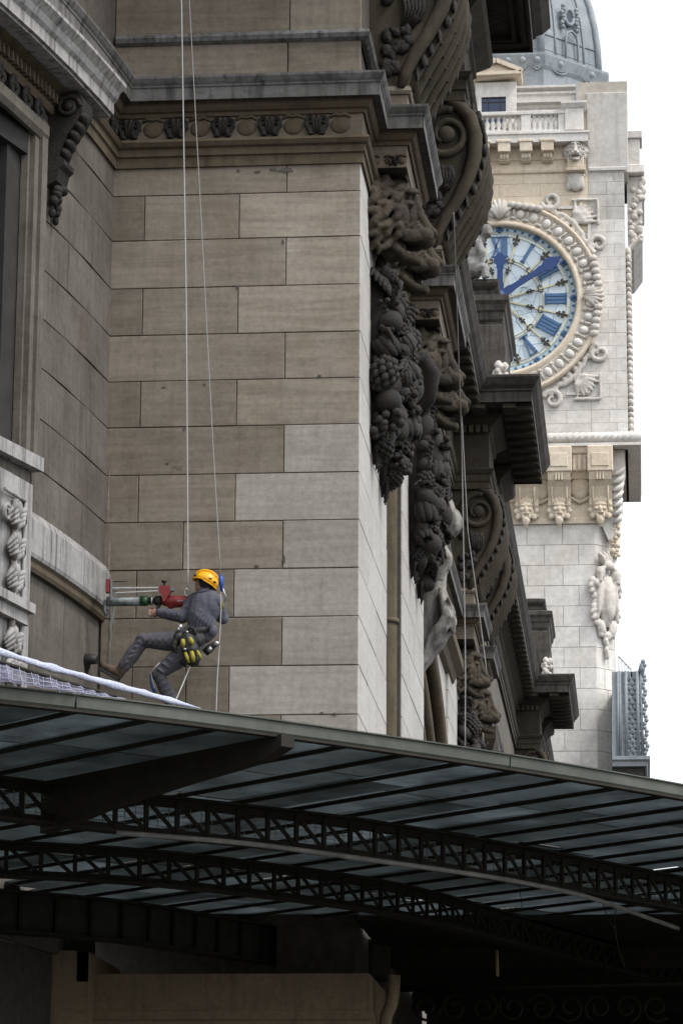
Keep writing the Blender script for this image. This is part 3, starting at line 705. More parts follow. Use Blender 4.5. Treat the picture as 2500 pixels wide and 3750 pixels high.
def garland(X, y, ztop, zbot, seed, wmax=0.34):
    G = part('garland', STA); random.seed(seed)
    z = ztop; L = ztop - zbot
    while z > zbot + 0.12:
        k = (ztop - z) / L
        wd = wmax * (0.62 + 0.5 * math.sin(math.pi * min(1, k * 1.15) ** 0.8)) * (1.0 if k < 0.8 else max(0.25, (1.02 - k) / 0.22))
        n = max(1, int(wd / 0.082))
        for i in range(n):
            u = (i + 0.5) / n * 2 - 1 + random.uniform(-0.15, 0.15)
            yy = y + u * wd * 0.85; xx = X + 0.04 + (0.26 * (1 - u * u) + 0.05) * (wd / wmax) + random.uniform(-0.03, 0.05)
            t = random.choices(range(6), (5, 4, 3, 2, 4, 6))[0]
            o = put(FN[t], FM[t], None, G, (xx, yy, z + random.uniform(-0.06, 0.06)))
            s_ = random.uniform(0.7, 1.4) * (1.0 if k < 0.85 else 0.75); o.scale = (s_, s_, s_)
            o.rotation_euler = (random.uniform(-0.7, 0.7), random.uniform(-0.7, 0.7), random.uniform(-1.5, 1.5))
        z -= 0.165
    for i in range(3):
        o = put('leaf', FM[5], None, G, (X + 0.07, y + random.uniform(-0.05, 0.05), zbot + 0.28 - 0.10 * i)); o.scale = (0.8, 0.55, 0.9); o.rotation_euler = (random.uniform(-.5, .5), 0, random.uniform(-.6, .6))
    # ribbon body behind the fruit
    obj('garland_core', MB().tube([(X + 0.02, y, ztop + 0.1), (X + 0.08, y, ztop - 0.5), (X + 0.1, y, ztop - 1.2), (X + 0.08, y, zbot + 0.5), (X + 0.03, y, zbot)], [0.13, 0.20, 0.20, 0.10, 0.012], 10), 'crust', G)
garland(XF, 36.62, 13.5, 11.15, 21); garland(XF, 37.85, 13.5, 11.05, 22)
garland(XF, 42.95, 13.5, 11.15, 23); garland(XF, 44.3, 13.5, 11.15, 24)
garland(XF2, 66.1, 13.5, 11.1, 25); garland(XF2, 70.5, 13.5, 11.1, 26)
# shell horn between the lions
hn = MB(); hn.tube([(XF + 0.05, 42.1, 14.05), (XF + 0.26, 42.15, 14.1), (XF + 0.37, 42.2, 13.9), (XF + 0.32, 42.3, 13.55), (XF + 0.15, 42.4, 13.3)], [0.09, 0.12, 0.12, 0.09, 0.03], 12)
obj('shell_horn', hn, 'crust', STA)

# ---- consoles (big scroll brackets)
CPROF = [(XF - 0.1, 18.0), (-2.45, 18.02), (-2.26, 17.95), (-2.13, 17.78), (-2.06, 17.5), (-2.07, 17.2), (-2.15, 16.9), (-2.30, 16.58), (-2.47, 16.3), (-2.60, 16.05), (-2.655, 15.86), (XF - 0.1, 15.86)]
def console(name, mesh_cache={}):
    y0, y1 = 0.0, 1.9
    body = MB().prism(CPROF, 'y', y0, y1)
    curve = [Vector((x, 0, z)) for x, z in CPROF[1:11]]
    trim = MB()
    for yy in (0.14, 0.58, 1.0, 1.42, 1.80):                              # raised bands along the curved front
        trim.tube([(p.x + 0.01, yy, p.z) for p in curve], 0.075, 8)
    for yy in (0.36, 0.79, 1.21, 1.63):
        for k in range(3, 9): trim.tube([(curve[k].x + 0.0, yy - 0.09, curve[k].z), (curve[k].x + 0.03, yy, curve[k].z - 0.03), (curve[k].x, yy + 0.09, curve[k].z)], 0.022, 6)
    sides = []
    for yy in (-0.015, 1.915):
        side = MB(); sides.append(side)
        side.tube([(p.x - 0.09, yy, p.z - 0.02) for p in curve], [0.09, 0.10, 0.11, 0.11, 0.11, 0.10, 0.09, 0.08, 0.07, 0.05], 8)
        c = (-2.56, yy, 17.52)
        side.tube(spiral(c, 0.40, 0.12, 1.45, math.pi * 0.42, 44, 1, 'y'), [0.075 - 0.03 * i / 44 for i in range(45)], 8)
        side.ball(c, (0.13, 0.07, 0.13), None, 16, 9)
    carv = MB(); random.seed(4)
    for k in range(34):
        t = random.random(); x = -2.95 + 0.42 * random.random() * (0.35 + t); z = 16.05 + 1.0 * t
        if x > -2.62 + 0.35 * t: continue
        carv.ball((x, -0.02, z), (random.uniform(.04, .08), 0.06, random.uniform(.05, .10)), Matrix.Rotation(random.uniform(-1, 1), 3, 'Y'), 8, 6)
    for k in range(6): carv.tube([(-2.72 + 0.05 * k, -0.03, 17.1 - 0.02 * k), (-2.68 + 0.045 * k, -0.07, 16.85), (-2.75 + 0.03 * k, -0.02, 16.6)], [0.03, 0.035, 0.01], 6)
    leafs = [MB(), MB()]
    for k in range(14):
        t = k / 13 * 8.0; i = int(t); fct = t - i; i = min(i, 8); p = curve[i].lerp(curve[min(i + 1, 9)], fct)
        leafs[0].ball((p.x + 0.05, 0.06 + 0.02 * (k % 2), p.z), (0.04 + 0.015 * math.sin(k * 2.3), 0.07, 0.10), None, 8, 6); leafs[1].ball((p.x + 0.05, 1.84, p.z), (0.045, 0.07, 0.10), None, 8, 6)
    foot = MB().box(XF - 0.1, -2.66, 0.02, 1.88, 15.46, 15.78).sweep([(XF, 0.02), (-2.66, 0.02), (-2.66, 1.88), (XF, 1.88)], [(0, 15.76), (0.03, 15.76), (0.05, 15.80), (0.03, 15.86), (0, 15.87)])
    ms = []
    for nm, mb, mt in (('console_body', body, 'console'), ('front_band', trim, 'console'), ('volute', sides[0], 'console'), ('volute', sides[1], 'console'), ('carved_panel', carv, 'crust'), ('leaf_edge', leafs[0], 'crust'), ('leaf_edge', leafs[1], 'crust'), ('console_foot', foot, 'ashlar')):
        me = mb.mesh(nm); fix_normals(me); me.materials.append(M[mt]); ms.append((nm, me))
    return ms
CM = console('c')
for (dx, y) in ((0, 36.3), (0, 42.45), (XF2 - XF, 65.15), (XF2 - XF, 69.65), (XF2 - XF, 98.85), (XF2 - XF, 102.85)):
    C = part('console', STA)
    for nm, me in CM: put(nm, me, None, C, (dx, y, 0))

# ---- upper entablature and main cornice
UE = part('main_cornice', STA)
m1 = [(0, 18.0), (0.05, 18.0), (0.05, 18.14), (0.08, 18.16), (0.08, 18.30), (0.12, 18.33), (0.16, 18.40), (0.10, 18.44), (0.05, 18.46), (0.05, 18.80), (0.04, 19.2), (0.10, 19.25), (0.10, 19.34), (0.20, 19.42), (0.30, 19.50), (0.34, 19.58), (0.34, 19.65), (0, 19.65)]
m1_old = [(0, 18.0), (0.05, 18.0), (0.05, 18.2), (0.08, 18.22), (0.08, 18.42), (0.12, 18.45), (0.16, 18.53), (0.10, 18.58), (0.05, 18.6), (0.05, 18.88), (0.10, 18.92), (0.10, 18.98), (0.22, 19.08), (0.26, 19.2), (0.26, 19.27), (0, 19.27)]
p1 = [(XF, YR - 0.2)] + ress(XF, 36.2, 38.4, 0.78) + ress(XF, 42.4, 44.6, 0.78) + [(XF, 46.0), (XF - 1.5, 46.0)]
p2 = [(XF2, 46.4)] + ress(XF2, 65.1, 67.2, 0.75) + ress(XF2, 69.6, 71.7, 0.75) + ress(XF2, 98.8, 100.8, 0.75) + ress(XF2, 102.8, 104.8, 0.75) + [(XF2, 118.5)]
for p in (p1, p2): obj('upper_entablature', MB().sweep(p, m1), 'console', UE)
for (X, a, b) in ((XF, 36.2, 38.4), (XF, 42.4, 44.6), (XF2, 65.1, 67.2), (XF2, 69.6, 71.7), (XF2, 98.8, 100.8), (XF2, 102.8, 104.8)):
    obj('ressaut_core', MB().box(X - 0.3, X + 0.775, a + 0.004, b - 0.004, 18.0, 19.64), 'console', UE)
obj('attic_wall', MB().box(-14, XF - 0.02, YR + 0.9, 45.95, 18.0, 24).box(-14, XF2 - 0.02, 46.0, 118.4, 14.4, 19.7), 'wing', UE)
def corn(k, h=0.0): return [(o_ * k, z_ + h) for o_, z_ in ((0, 19.66), (0.74, 19.66), (0.74, 19.62), (0.78, 19.62), (0.78, 19.83), (0.82, 19.86), (0.82, 19.90), (0.90, 19.97), (0.97, 20.08), (1.0, 20.12), (1.0, 20.17), (0, 20.32))]
XC1 = XF + 0.78
YP = 44.40
pc1 = [(-4.5, 34.2), (XC1, 34.2), (XC1, YP), (-4.5, YP)]
obj('cornice_slab', MB().sweep(pc1, corn(1.2, 0.28)), 'blackcor', UE)
obj('cornice_core', MB().box(-4.4, XC1 - 0.004, 34.25, YP - 0.004, 18.8, 20.5), 'console', UE)
XC2 = -2.72
pc2 = [(XF2, 46.5), (XF2, 64.68), (XC2, 64.68), (XC2, 70.5), (XF2, 70.5), (XF2, 98.4), (XC2, 98.4), (XC2, 104.0), (XF2, 104.0), (XF2, 118.5)]
obj('cornice_slab', MB().sweep(pc2, corn(0.83)), 'blackcor', UE)
for ya_, yb_ in ((64.684, 70.496), (98.404, 103.996)): obj('cornice_core', MB().box(XF2 - 0.1, XC2 - 0.004, ya_, yb_, 19.64, 20.3), 'console', UE)
mod = MB().box(-0.30, 0.30, -0.14, 0.14, -0.09, 0.0).box(-0.28, 0.32, -0.18, 0.18, 0.0, 0.04).mesh('modillion'); mod.materials.append(M['console'])
for y in [46.9 + 0.72 * k for k in range(25)] + [71.9 + 0.72 * k for k in range(37)] + [105 + 0.8 * k for k in range(16)]: put('modillion', mod, None, UE, (XF2 + 0.34, y, 19.60))
for y in [64.4 + 0.66 * k for k in range(10)] + [98.4 + 0.66 * k for k in range(9)]: put('modillion', mod, None, UE, (XC2 + 0.33, y, 19.60))
for (x, y) in ((-3.2, 64.4), (-2.55, 64.4), (-3.2, 98.1), (-2.55, 98.1)): put('modillion', mod, None, UE, (x, y, 19.60)).rotation_euler = (0, 0, math.pi / 2)
cof = MB()
for k in range(4):
    y = 34.9 + 2.55 * k
    for (a, b, zz) in ((0.0, 0.08, 0), (0.14, 0.20, 1)):
        cof.box(XC1 + 0.05 + a, XC1 + 0.84 - a, y + a, y + 0.06 + a, 19.85, 19.942).box(XC1 + 0.05 + a, XC1 + 0.84 - a, y + 2.3 - a, y + 2.36 - a, 19.85, 19.942)
        cof.box(XC1 + 0.05 + a, XC1 + 0.11 + a, y + a + 0.06, y + 2.3 - a, 19.852, 19.942).box(XC1 + 0.78 - a, XC1 + 0.84 - a, y + a + 0.06, y + 2.3 - a, 19.852, 19.942)
obj('soffit_coffers', cof, 'console', UE)
den = MB().box(-0.045, 0.045, -0.05, 0.05, -0.08, 0.08).mesh('dentil'); den.materials.append(M['mould'])
for (X, y) in ((XF2, 65.04), (XF2, 98.74), (XF, 36.14), (XF, 42.34)):
    for k in range(5): put('dentil', den, None, UE, (X + 0.12 + 0.15 * k, y - 0.09, 19.29))

# ---- attic piers with statues on the far ressauts
def attic(y0, y1, stat):
    A = part('attic_pier', STA)
    pa = [(-3.7, y0), (-2.80, y0), (-2.80, y1), (-3.7, y1)]; pb = [(-3.7, y0 + 0.3), (-3.02, y0 + 0.3), (-3.02, y1 - 0.3), (-3.7, y1 - 0.3)]
    obj('pier_shaft', MB().box(-3.7, -2.805, y0 + 0.005, y1 - 0.005, 20.2, 22.62), 'blackcor', A)
    obj('pier_cornice', MB().sweep(pa, [(0, 22.05), (0.04, 22.1), (0.06, 22.25), (0.10, 22.3), (0.12, 22.42), (0.18, 22.5), (0.18, 22.62), (0, 22.68)]), 'blackcor', A)
    obj('pier_panel', MB().sweep(pa, [(0, 20.6), (0.03, 20.62), (0.08, 20.9), (0.10, 21.4), (0.06, 21.7), (0.05, 21.95), (0, 22.0)]), 'blackcor', A)
    obj('pier_cap', MB().box(-3.7, -3.025, y0 + 0.305, y1 - 0.305, 22.6, 23.0).sweep(pb, [(0, 22.72), (0.05, 22.76), (0.05, 22.86), (0.14, 22.94), (0.17, 23.0), (0.17, 23.08), (0, 23.14)]), 'blackcor', A)
    ro = MB(); random.seed(8)
    for k in range(40): ro.ball((-2.80 + random.uniform(-.15, .12), y0 - 0.15 + random.uniform(-.1, .1), 20.3 + random.uniform(0, 0.75)), (random.uniform(.04, .09), 0.05, random.uniform(.04, .12)), Matrix.Rotation(random.uniform(-1, 1), 3, 'Y'), 8, 6)
    me = remesh(ro, 0.02, 0, 0.01, 8.0); me.materials.append(M['carve']); put('carved_rosette', me, None, A, (0, 0, 0))
    if stat:
        b = MB(); y = y0 + 0.25                                          # seated child figure looking down
        b.ball((0.06, y, 24.24), (0.155, 0.17, 0.20), None, 16, 12)
        b.tube([(-0.02, y, 24.1), (-0.12, y, 23.9)], [0.11, 0.14], 10)
        b.ball((-0.2, y, 23.75), (0.24, 0.30, 0.34), None, 16, 12); b.ball((-0.2, y, 23.4), (0.28, 0.32, 0.26), None, 14, 10)
        b.tube([(-0.08, y - 0.25, 23.9), (0.02, y - 0.3, 23.65), (-0.02, y - 0.2, 23.4)], [0.10, 0.085, 0.07], 8)
        b.tube([(-0.15, y - 0.15, 23.28), (0.06, y - 0.2, 23.32), (0.10, y - 0.2, 23.08)], [0.15, 0.12, 0.09], 8)
        b.ball((0.21, y, 24.20), (0.045, 0.04, 0.05)); b.ball((0.18, y, 24.11), (0.05, 0.07, 0.035)); b.ball((0.18, y, 24.29), (0.05, 0.12, 0.03)); b.ball((0.16, y - 0.11, 24.16), (0.06, 0.05, 0.07)); 
        me = remesh(b, 0.022, 1, 0.012, 6.0); me.materials.append(M['statue'])
        st_ = put('statue', me, None, A, (-3.22, 0, 0))
        h = MB()
        for k in range(26):
            t = random.uniform(0, 6.28); u = random.uniform(0.1, 1.0); h.ball((0.01 + 0.15 * math.cos(t) * u - 0.03, y + 0.17 * math.sin(t) * u, 24.30 + 0.13 * math.sqrt(1 - 0.7 * u * u)), 0.055, None, 8, 6)
        hm_ = remesh(h, 0.02, 1, 0.01, 8.0); hm_.materials.append(M['crust']); put('carved_hair', hm_, None, st_, (-3.22, 0, 0))
M['statue'] = stone('blackened_statue_stone', (0.22, 0.215, 0.205), (0.33, 0.325, 0.315), (0.03, 0.03, 0.03), 0.95, 0.6, 0.05, 0.9, 0.3)
attic(66.2, 70.0, True); attic(99.8, 103.2, False)

# ---- set-back facade: arched bay, window bays, figure
SF = part('facade_wall', STA)
wl = MB(); N = 28
yc, hw, zb, zh = 54.0, 8.6, 8.0, 5.0
arcp = [(yc + hw * math.cos(math.pi * k / N), zb + zh * math.sin(math.pi * k / N)) for k in range(N + 1)]
for (p, q) in zip(arcp, arcp[1:]): wl.add([(XF2, p[0], p[1]), (XF2, q[0], q[1]), (XF2, q[0], 14.5), (XF2, p[0], 14.5)], [(0, 1, 2, 3)])
for (a, b) in ((46.0, yc - hw), (yc + hw, 118.5)):
    if b > a: wl.add([(XF2, a, 0), (XF2, b, 0), (XF2, b, 14.5), (XF2, a, 14.5)], [(0, 1, 2, 3)])
for (a, b) in ((yc + hw, 8.0),): pass
obj('wall_face', wl, 'ashlar_clean', SF)
ar = MB()
for (rr, o0) in ((0.0, 0.0), (0.35, 0.10), (0.7, 0.16)):
    pts = [(XF2 + 0.05 - o0 * 2, yc + (hw - rr) * math.cos(math.pi * k / N), zb + (zh - rr) * math.sin(math.pi * k / N)) for k in range(N + 1)]
    ar.tube(pts, 0.17, 8)
obj('archivolt', ar, 'mould', SF)
iv = MB()
for (p, q) in zip(arcp, arcp[1:]): iv.add([(XF2, p[0], p[1]), (XF2, q[0], q[1]), (XF2 - 1.6, q[0], q[1]), (XF2 - 1.6, p[0], p[1])], [(0, 1, 2, 3)])
obj('arch_soffit', iv, 'mould', SF)
obj('arch_glazing', MB().box(XF2 - 1.3, XF2 - 1.2, 46, 62.6, 0, 13.2), 'glassdark', SF)
rects = []
for i in range(0, 12):
    z1, z0 = 14.38 - 0.57 * i, 14.38 - 0.57 * (i + 1)
    for a, b in (((62.75, 64.4), (64.4, 68.3), (68.3, 72.3)) if i % 2 else ((62.75, 65.6), (65.6, 70), (70, 72.3))):
        rects.append((a, b, z0, z1))
ashlar(SF, xmap(XF2 + 0.06), rects, 'ashlar_clean', 0.06, 0.012, 0.006)
for k in range(7):                                                       # further bays: pilaster, capital, window hood
    y = 74.0 + 3.6 * k
    if 97 < y < 106: continue
    obj('pilaster', MB().box(XF2, XF2 + 0.30, y, y + 1.1, 8, 13.4), 'ashlar', SF)
    obj('pilaster_capital', MB().sweep([(XF2, y - .05), (XF2 + 0.3, y - .05), (XF2 + 0.3, y + 1.15), (XF2, y + 1.15)], [(0, 13.1), (0.06, 13.2), (0.05, 13.6), (0.16, 13.9), (0.22, 14.1), (0.22, 14.38), (0, 14.38)]), 'console', SF)
    hp2 = [(XF2, y + 1.4), (XF2 + 0.02, y + 1.4), (XF2 + 0.02, y + 3.2), (XF2, y + 3.2)]
    obj('window_hood', MB().sweep(hp2, [(0, 12.6), (0.2, 12.7), (0.3, 12.95), (0.42, 13.0), (0.42, 13.2), (0, 13.3)]), 'corona', SF)
    obj('window', MB().box(XF2 - 0.1, XF2 + 0.012, y + 1.55, y + 3.05, 8, 12.6), 'glassdark', SF)
for (a, b) in ((72.6, 73.6), (105.2, 107)):
    obj('pilaster', MB().box(XF2, XF2 + 0.25, a, b, 6, 14.38), 'ashlar', SF)
# raking string course of the arch bay
obj('impost_moulding', MB().sweep([(XF2, 46.1), (XF2, 64.0)], [(0, 13.55), (0.10, 13.6), (0.16, 13.75), (0.30, 13.85), (0.30, 14.05), (0, 14.1)]), 'mould', SF)
fg = MB(); yk = 51.2                                                     # draped keystone figure
fg.ball((-3.16, yk, 14.12), (0.22, 0.28, 0.30), None, 16, 12); fg.ball((-3.02, yk - 0.05, 13.92), (0.20, 0.26, 0.26), None, 14, 10)
fg.tube([(-3.3, yk, 14.0), (-3.40, yk, 13.6)], [0.22, 0.26], 10)
fg.ball((-3.34, yk, 13.30), (0.32, 0.42, 0.42), None, 16, 12); fg.ball((-3.14, yk - 0.18, 13.25), (0.16, 0.18, 0.22), None, 12, 9)
fg.tube([(-3.30, yk - 0.42, 13.6), (-3.12, yk - 0.55, 13.2), (-3.22, yk - 0.45, 12.85)], [0.15, 0.14, 0.10], 10)
fg.tube([(-3.42, yk, 13.1), (-3.40, yk, 12.5), (-3.50, yk, 11.8), (-3.7, yk, 11.2)], [0.34, 0.28, 0.22, 0.06], 14)
for k in range(9):                                                        # hanging folds of the cloth
    u = -0.36 + 0.09 * k; f0 = 0.10 * math.sin(k * 2.2)
    fg.tube([(-3.12 - 0.5 * u * u, yk + u, 12.75), (-3.02 - 0.4 * u * u + 0.3 * f0, yk + u * 1.1, 12.25), (-3.22 - u * u + f0, yk + u, 11.9), (-3.50 + 0.5 * f0, yk + u * 0.8, 11.5), (-3.74, yk + u * 0.5, 11.1)], [0.04, 0.085, 0.065, 0.05, 0.02], 8)
for k in range(5): fg.tube([(-3.05, yk - 0.5 + 0.05 * k, 12.55 - 0.03 * k), (-2.98, yk - 0.2, 12.35 - 0.08 * k), (-3.05, yk + 0.3, 12.5 - 0.04 * k)], [0.03, 0.055, 0.03], 7)
me = remesh(fg, 0.022, 1, 0.008, 8.0); me.materials.append(M['lion_pale'])
put('keystone_figure', me, None, SF, (0, 0, 0))

# ---- ground floor under the canopy
GF = part('ground_floor_pier', STA)
pz = ony(540 * S, 2236 * S, 34.3).z
px1 = ony(848 * S, 2300 * S, 34.3).x; px0 = ony(212 * S, 2300 * S, 34.3).x
obj('pier_core', MB().box(px0, px1 - 0.002, 34.302, 36.5, 0, pz - 0.002), 'pier_dark', GF) if 'pier_dark' in M else None
obj('pier_cornice', MB().sweep([(px0 - 0.4, 34.3), (px1, 34.3), (px1, 36.5)], [(0, pz - 0.62), (0.02, pz - 0.62), (0.05, pz - 0.56), (0.06, pz - 0.52), (0.03, pz - 0.49), (0.02, pz - 0.40), (0.0, pz - 0.395)]), 'pier_dark', GF)
obj('pier_moulding', MB().sweep([(px0 - 0.4, 34.3), (px1, 34.3), (px1, 36.5)], [(0, pz - 0.95), (0.06, pz - 0.95), (0.08, pz - 0.82), (0.03, pz - 0.76), (0, pz - 0.75)]), 'pier_dark', GF)
for k, (a, b) in enumerate(((0, 62), (112, 172), (172, 205))):           # pilasters at the left
    c0, c1 = ony(a * S, 2200 * S, 33.6 + 0.15 * k), ony(b * S, 2200 * S, 33.6 + 0.15 * k)
    obj('pier_pilaster', MB().box(c0.x - (1 if k == 0 else 0), c1.x, 33.6 + 0.15 * k, 36, 0, 5.05), 'pier_dark', GF)
obj('bracket_box', MB().box(px0 - 0.2, px0 + 0.02, 33.9, 34.3, pz - 0.12, pz + 0.35), 'iron', GF)
dp = [ony(x * S, y * S, 34.9) for x, y in ((905, 2240), (903, 2285), (898, 2310), (886, 2335), (882, 2380), (882, 2500))]
obj('downpipe', MB().tube(dp, 0.07, 10), 'pier_dark', GF)

# ================================================================== CLOCK TOWER
YT = 125.0
def T(a, b, y=YT): return ony(a * S, b * S, y)
def tx(a, b=700): return T(a, b).x
def tz(b, a=1280): return T(a, b).z
TW = thing('clock_tower', 'tall pale limestone clock tower with blue dial and grey zinc dome behind the facade', 'clock tower', (-6, 130, 0))
tmap = lambda u, v, w_: (u, YT - w_, v)
# --- lower shaft with a chamfered corner
LS = part('lower_shaft', TW)
XL0, XC, XS = -12.5, tx(1370, 1650), tx(1413, 1650)
ZC0 = tz(1205)                                                            # foot of the corbel table
poly = [(XL0, YT + 0.05), (XC - 0.02, YT + 0.05), (XS - 0.03, YT + 0.05 + (XS - XC)), (XS - 0.03, YT + 9), (XL0, YT + 9)]
obj('shaft_core', MB().prism(poly, 'z', 0, ZC0 + 3.0), 'tower_joint', LS)
ch = tz(1330) - tz(1377)
z = ZC0; i = 0; rects = []; rch = []
XE = tx(1385, 1300)
while z > 17:
    z0 = z - ch; offs = (0.0, 0.62) if i % 2 else (0.0, 0.0)
    xs = [XC - d_ for d_ in ((0, 0.66, 2.05, 3.4, 4.8, 6.2, 7.6) if i % 2 else (0, 1.3, 2.75, 4.1, 5.5, 6.9))][::-1]
    for a, b in zip(xs, xs[1:]): rects.append((a, b, z0, z))
    L = (XS - XC) * math.sqrt(2); sp = L * (0.45 if i % 2 else 0.62)
    rch += [(0, sp, z0, z), (sp, L, z0, z)]
    z = z0; i += 1
ashlar(LS, tmap, rects, 'tower', 0.08, 0.014, 0.010, 0.004)
q2 = math.sqrt(0.5)
ashlar(LS, lambda u, v, w_: (XC + q2 * u + q2 * w_, YT + q2 * u - q2 * w_, v), rch, 'tower', 0.08, 0.014, 0.010, 0.004)
# carved cartouche hanging on the chamfer
ca = MB(); cz = tz(1400); ccx, ccy = (XC + XS) / 2 - 0.02, YT + (XS - XC) / 2 - 0.05
dirx, diry = q2, q2; nx, ny = q2, -q2
def cp(u, v, w_): return (ccx + dirx * u + nx * w_, ccy + diry * u + ny * w_, v)
zt_, zb_ = tz(1275), tz(1490)
def cell(u, v, w_, ru, rv, rw, rot=0): 
    Rm = Matrix(((q2, 0, q2), (q2, 0, -q2), (0, 1, 0)))                    # local (u,v,w)->world
    ca.ball(cp(u, v, w_), (ru, rv, rw), Rm @ Matrix.Rotation(rot, 3, 'Z'), 12, 9)
Hh = zt_ - zb_
cell(0, zb_ + Hh * 0.52, 0.12, 0.42, 1.15, 0.30); cell(0, zb_ + Hh * 0.50, 0.32, 0.30, 0.85, 0.22)
for s_ in (-1, 1):
    cell(s_ * 0.45, zb_ + Hh * 0.55, 0.16, 0.13, 1.0, 0.16, s_ * 0.08); cell(s_ * 0.40, zb_ + Hh * 0.80, 0.22, 0.22, 0.28, 0.2); cell(s_ * 0.62, zb_ + Hh * 0.68, 0.12, 0.17, 0.22, 0.2)
    ca.tube([cp(s_ * 0.3, zb_ + Hh * 0.86, 0.3), cp(s_ * 0.52, zb_ + Hh * 0.80, 0.3), cp(s_ * 0.5, zb_ + Hh * 0.70, 0.3), cp(s_ * 0.38, zb_ + Hh * 0.72, 0.3)], [0.1, 0.13, 0.1, 0.05], 8)
    for k in range(9):
        cell(s_ * (0.72 + 0.10 * math.sin(k * 1.3) - 0.02 * k), zb_ + Hh * (0.72 - 0.055 * k), 0.05, 0.12, 0.20, 0.13, s_ * 0.7)
    cell(s_ * 0.32, zb_ + Hh * 0.22, 0.14, 0.2, 0.34, 0.16, -s_ * 0.4)
for k in range(5): cell((k - 2) * 0.16, zb_ + Hh * 0.95 + 0.06 * (2 - abs(k - 2)), 0.22, 0.09, 0.30, 0.16, -(k - 2) * 0.3)
cell(0, zb_ + Hh * 0.88, 0.3, 0.28, 0.2, 0.2)
for k in range(8): cell(0.10 * math.sin(k * 2.1) * (1 - k / 9), zb_ + Hh * 0.16 - 0.13 * k, 0.10, 0.15 - 0.012 * k, 0.13, 0.12)
for k in range(6): cell(-0.35 + 0.14 * k, zb_ + Hh * 0.15, 0.12, 0.09, 0.14, 0.12)
me = remesh(ca, 0.035, 1, 0.02, 3.0); me.materials.append(M['carve']); put('carved_cartouche', me, None, LS, (0, 0, 0))
# --- corbel table
CT = part('corbel_table', TW)
XU = tx(1440, 900)                                                        # right corner of the upper shaft
zc1 = tz(1035); zcm = tz(1115)
half = XU - T(1150, 690).x
XUL = T(1150, 690).x - half - 0.1
prof = [(0, ZC0), (0.10, ZC0 + 0.02), (0.10, ZC0 + 0.22), (0.03, ZC0 + 0.28), (0.03, ZC0 + 0.9), (0.10, ZC0 + 0.95), (0.12, ZC0 + 1.1), (0.05, ZC0 + 1.15), (0.05, zcm + 0.15), (0.25, zcm + 0.2), (0.32, zcm + 0.45), (0.40, zcm + 0.5), (0.45, zc1 - 0.3), (0.55, zc1 - 0.25), (0.6, zc1), (0, zc1 + 0.02)]
obj('corbel_wall', MB().sweep([(XUL, YT), (XC, YT), (XC + 0.5, YT + 0.5), (XC + 0.5, YT + 8)], prof), 'tower_warm', CT)
for a in (1140, 1210, 1284, 1378):                                        # pairs: corbel + grotesque mask
    x = tx(a, 1100)
    cb = MB().box(x - 0.52, x + 0.52, YT - 0.95, YT - 0.1, zcm + 0.35, zc1 - 0.05, 0.04).box(x - 0.36, x + 0.36, YT - 0.99, YT - 0.9, zcm + 0.55, zc1 - 0.35, 0.02)
    cb.prism([(YT - 0.1, tz(1190)), (YT - 0.26, tz(1190)), (YT - 0.34, tz(1150)), (YT - 0.55, zcm - 0.2), (YT - 0.78, zcm + 0.05), (YT - 0.88, zcm + 0.35), (YT - 0.1, zcm + 0.35)], 'x', x - 0.46, x + 0.46)
    for k in (-1, 1): cb.tube([(x + k * 0.30, YT - 0.3, tz(1185)), (x + k * 0.30, YT - 0.42, tz(1150)), (x + k * 0.3, YT - 0.62, zcm - 0.2)], 0.035, 6)
    for k in range(-1, 2): cb.box(x + k * 0.12 - 0.03, x + k * 0.12 + 0.03, YT - 0.9, YT - 0.7, zcm + 0.02, zcm + 0.34)
    obj('corbel', cb, 'tower_warm', CT)
mk = MB()                                                                 # grotesque mask
mk.ball((0, 0, 0), (0.40, 0.30, 0.52), None, 16, 12); mk.ball((0, -0.30, 0.0), (0.10, 0.14, 0.17)); mk.ball((0, -0.2, 0.24), (0.36, 0.14, 0.08))
for s_ in (-1, 1):
    mk.ball((s_ * 0.20, -0.24, 0.02), (0.13, 0.1, 0.1)); mk.ball((s_ * 0.45, -0.05, 0.30), (0.13, 0.12, 0.17)); mk.ball((s_ * 0.50, -0.05, -0.02), (0.14, 0.1, 0.14)); mk.ball((s_ * 0.40, -0.1, -0.32), (0.14, 0.1, 0.16)); mk.ball((s_ * 0.17, -0.26, -0.33), (0.06, 0.08, 0.14))
mk.ball((0, -0.28, -0.18), (0.22, 0.09, 0.05)); mk.ball((0, -0.2, -0.55), (0.20, 0.15, 0.25)); mk.ball((0, -0.1, -0.78), (0.1, 0.1, 0.12))
for k in range(5): mk.ball(((k - 2) * 0.14, -0.1, 0.55 - 0.05 * abs(k - 2)), (0.09, 0.1, 0.18), Matrix.Rotation((k - 2) * 0.25, 3, 'Y'))
mkm = remesh(mk, 0.03, 1, 0.02, 5.0); mkm.materials.append(M['tower_warm'])
for a in (1208, 1284, 1378): put('grotesque_mask', mkm, None, CT, (tx(a, 1180), YT - 0.24, tz(1176))).scale = (0.82, 0.82, 0.82)
